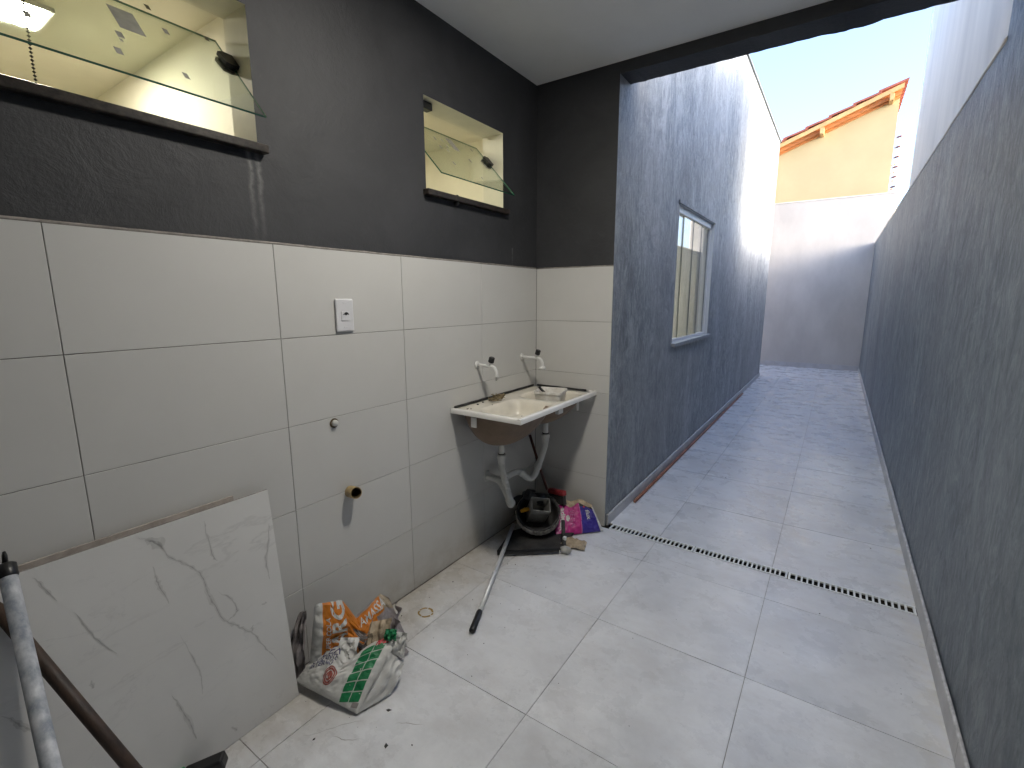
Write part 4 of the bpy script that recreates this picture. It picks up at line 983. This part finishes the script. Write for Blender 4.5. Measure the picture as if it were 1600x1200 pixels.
# lattice: two-column band of green diamonds running up along the right edge
for r in range(6):
    for cidx in range(2):
        u0_ = .74+cidx*.115-.010*r; v0_ = .03+r*.135+cidx*.045; a = .105; b = .118
        wb.poly([(u0_, v0_), (u0_+a, v0_+.045), (u0_+a-.012, v0_+.045+b), (u0_-.012, v0_+b)], M['b_green'], 'green_diamond', sub=2)
wb.disc(.47, .42, .0, .014, M['b_redlogo'], 'red_seal'); wb.disc(.47, .42, .017, .022, M['b_redlogo'], 'red_seal'); wb.disc(.47, .42, .024, .0275, M['b_redlogo'], 'red_seal')
wb.text('cil', .47, .42, .024, .024, .5, M['b_white'], bold=.0)
wb.text('FLEX', .24, .78, .046, .040, .35, M['b_blue'], bold=.0); wb.text('COLANTE', .25, .62, .021, .021, .35, M['b_blue'], bold=.0); wb.text('INTERNO', .25, .50, .021, .021, .35, M['b_blue'], bold=.0)
wb.poly([(.80, .84), (.92, .88), (.93, .99), (.84, .995), (.78, .93)], M['b_red'], 'red_emblem')
wb.poly([(.90, .03), (.975, .05), (.972, .11), (.90, .09)], M['b_grey'], 'barcode_box')
# open crumpled mouth of the white bag: folded flaps rising behind the front
def flap(root, name, P0, P1, P2, P3, amp, seed, mat, n=16):
    P0, P1, P2, P3 = map(Vector, (P0, P1, P2, P3)); nrm_ = (P1-P0).cross(P3-P0).normalized(); V = []; F = []
    for i in range(n+1):
        for j in range(n+1):
            u, v = i/n, j/n; p = (P0*(1-u)+P1*u)*(1-v)+(P3*(1-u)+P2*u)*v
            V.append(p+nrm_*amp*(noise.noise(Vector((u*4, v*4, seed)))*1.3+.5*noise.noise(Vector((u*9, v*9, seed)))+.8*math.sin(v*PI)))
    for i in range(n):
        for j in range(n): a = i*(n+1)+j; F.append((a, a+n+1, a+n+2, a+1))
    return shade_auto(mk(name, V, F, mat, root), 35)
flap(wg_, 'curled_flap', (.205, -1.775, .095), (.275, -1.745, .10), (.235, -1.695, .165), (.175, -1.735, .165), .014, 2, M['b_white'])
flap(wg_, 'curled_flap', (.275, -1.70, .11), (.345, -1.64, .15), (.315, -1.60, .225), (.245, -1.645, .205), .016, 5, M['b_straw'])
flap(wg_, 'green_printed_flap', (.330, -1.655, .165), (.370, -1.63, .165), (.355, -1.61, .198), (.318, -1.635, .200), .012, 9, M['b_green'])
flap(wg_, 'torn_flap', (.345, -1.66, .13), (.400, -1.625, .10), (.395, -1.595, .19), (.352, -1.615, .19), .010, 12, M['b_white'])
flap(wg_, 'side_gusset', (.378, -1.832, .012), (.410, -1.70, .008), (.398, -1.62, .08), (.362, -1.66, .135), .010, 14, M['b_white'])
# grey kraft bag edge behind both
kg = thing('grey_paper_sack', (.09, -1.86, 0), 'empty grey paper sack squeezed between the wall and the orange sack', 'sack')
flap(kg, 'sheet', (.018, -1.90, .02), (.10, -1.845, .03), (.085, -1.815, .29), (.015, -1.80, .25), .02, 21, M['b_kraft'])
flap(kg, 'sheet', (.245, -1.47, .01), (.325, -1.555, .008), (.29, -1.555, .15), (.215, -1.475, .19), .022, 25, M['b_kraft'])
# purple bag by the corner
pg = thing('purple_mortar_bag', (.42, -.17, 0), 'magenta and violet-blue mortar sack slumped against the corner wall', 'sack')
def pc(u, v):
    if u < 0: return 3
    if v > .80+.05*math.sin(u*14): return 4
    if u > .93: return 0
    if u > .56+.03*v: return 2 if v < .72 else 5
    if u > .545+.03*v: return 6
    return 1
pb = Bag(pg, (.335, -.315, .008), (.555, -.075, .006), (.445, -.040, .165), (.255, -.130, .165), .030, .020, .010, 5.5,
         [M['b_white'], M['b_magenta'], M['b_navy'], M['b_kraft'], M['b_straw'], M['ink'], M['b_pink']], pc, lambda u: 1.04-.13*abs(u-.5)+.04*math.sin(u*11))
pb.text('aditex', .14, .42, .062, .050, -PI/2, M['b_white'], bold=.03)
pb.text('VEGA', .36, .42, .050, .048, -PI/2, M['b_pink'], bold=-.01)
pb.disc(.26, .42, .0, .014, M['b_white'], 'white_oval', asp=1.6)
pb.text('flux', .76, .50, .048, .044, -PI/2, M['b_white'], bold=.02)
pb.disc(.70, .72, .0, .008, M['b_red'], 'red_dot')

# ------------------------------------------------------------------ marks and debris on the floor
V = []; n = 40
for k in range(n):
    a = 2*PI*k/n
    for rr in (.026, .035):
        r = rr*(1+.12*noise.noise(Vector((math.cos(a)*2, math.sin(a)*2, rr*90)))); V.append((.176+r*math.cos(a)*1.1, -1.279+r*math.sin(a), .0008))
tag(mk('glue_ring', V, [(2*k, (2*k+2) % (2*n), (2*k+3) % (2*n), 2*k+1) for k in range(n) if k % 9 not in (3, )], M['ochre']), 'small ochre ring stain on the floor near the sacks', 'stain')
random.seed(21); dg = G()
spots = [(.12, -1.02, .006), (.30, -1.08, .004), (.10, -1.36, .006), (.60, -1.46, .004), (.93, -1.78, .006), (.45, -1.75, .012), (.55, -1.85, .012), (.62, -1.80, .005), (.33, -1.97, .007), (.30, -.70, .006), (.26, -.72, .005), (.72, -2.05, .006), (1.02, 1.35, .007), (1.25, 1.42, .006), (1.95, .62, .006), (.78, .28, .005), (1.72, -.25, .006), (1.8, 2.2, .006), (1.05, -.9, .004), (1.4, -1.4, .004), (.9, -1.3, .003)]
spots += [(random.uniform(.05, .55), random.uniform(-1.9, -.4), random.uniform(.0015, .004)) for _ in range(40)]+[(random.uniform(.5, 2.05), random.uniform(-2.2, 4.), random.uniform(.001, .003)) for _ in range(40)]+[(random.uniform(1.98, 2.09), random.uniform(-2.2, 3.), random.uniform(.001, .003)) for _ in range(40)]
for x, y, s in spots:
    a = random.random()*PI; c, sn_ = math.cos(a), math.sin(a); q = [(s, 0), (0, s*.5), (-s*.9, .2*s), (-.1*s, -s*.6)]
    V = [(x+u*c-v*sn_, y+u*sn_+v*c, .0006) for u, v in q]+[(x, y, .0008+s*.5)]
    dg.add(V, [(0, 1, 4), (1, 2, 4), (2, 3, 4), (3, 0, 4), (3, 2, 1, 0)])
d_ = dg.out('floor_debris', M['blackdirty'], kind='stuff'); tag(d_, 'dark crumbs of mortar and grit scattered over the floor', 'debris')
cw_ = G(); random.seed(5)
def scratch(x, y, L, a, mat_i=0):
    P = []; 
    for k in range(9):
        x += math.cos(a)*L/8; y += math.sin(a)*L/8; a += random.uniform(-.35, .35); P.append((x, y, .0007))
    V = []
    for i, p in enumerate(P):
        wd = .0016*math.sin(PI*(i+.5)/9); V += [(p[0], p[1]-wd, p[2]), (p[0], p[1]+wd, p[2])]
    cw_.add(V, [(2*i, 2*i+2, 2*i+3, 2*i+1) for i in range(8)])
for q in ((.20, -.78, .16, .9), (.24, -.80, .12, .6), (.27, -2.0, .20, .8), (.36, -1.93, .10, .2), (.62, -.20, .30, -.2), (.70, -.16, .22, -.5), (.95, -.18, .2, .1), (.58, -.1, .14, -.4), (.66, -.24, .18, .3), (.50, -1.78, .1, .5)): scratch(*q)
M['scratch'] = plain('pale_scratch', (.36, .35, .34), .7)
d_ = cw_.out('hairline_scratches', M['scratch'], kind='stuff'); tag(d_, 'thin dark hairline scratches on the floor tiles near the drain and sink', 'scratches')
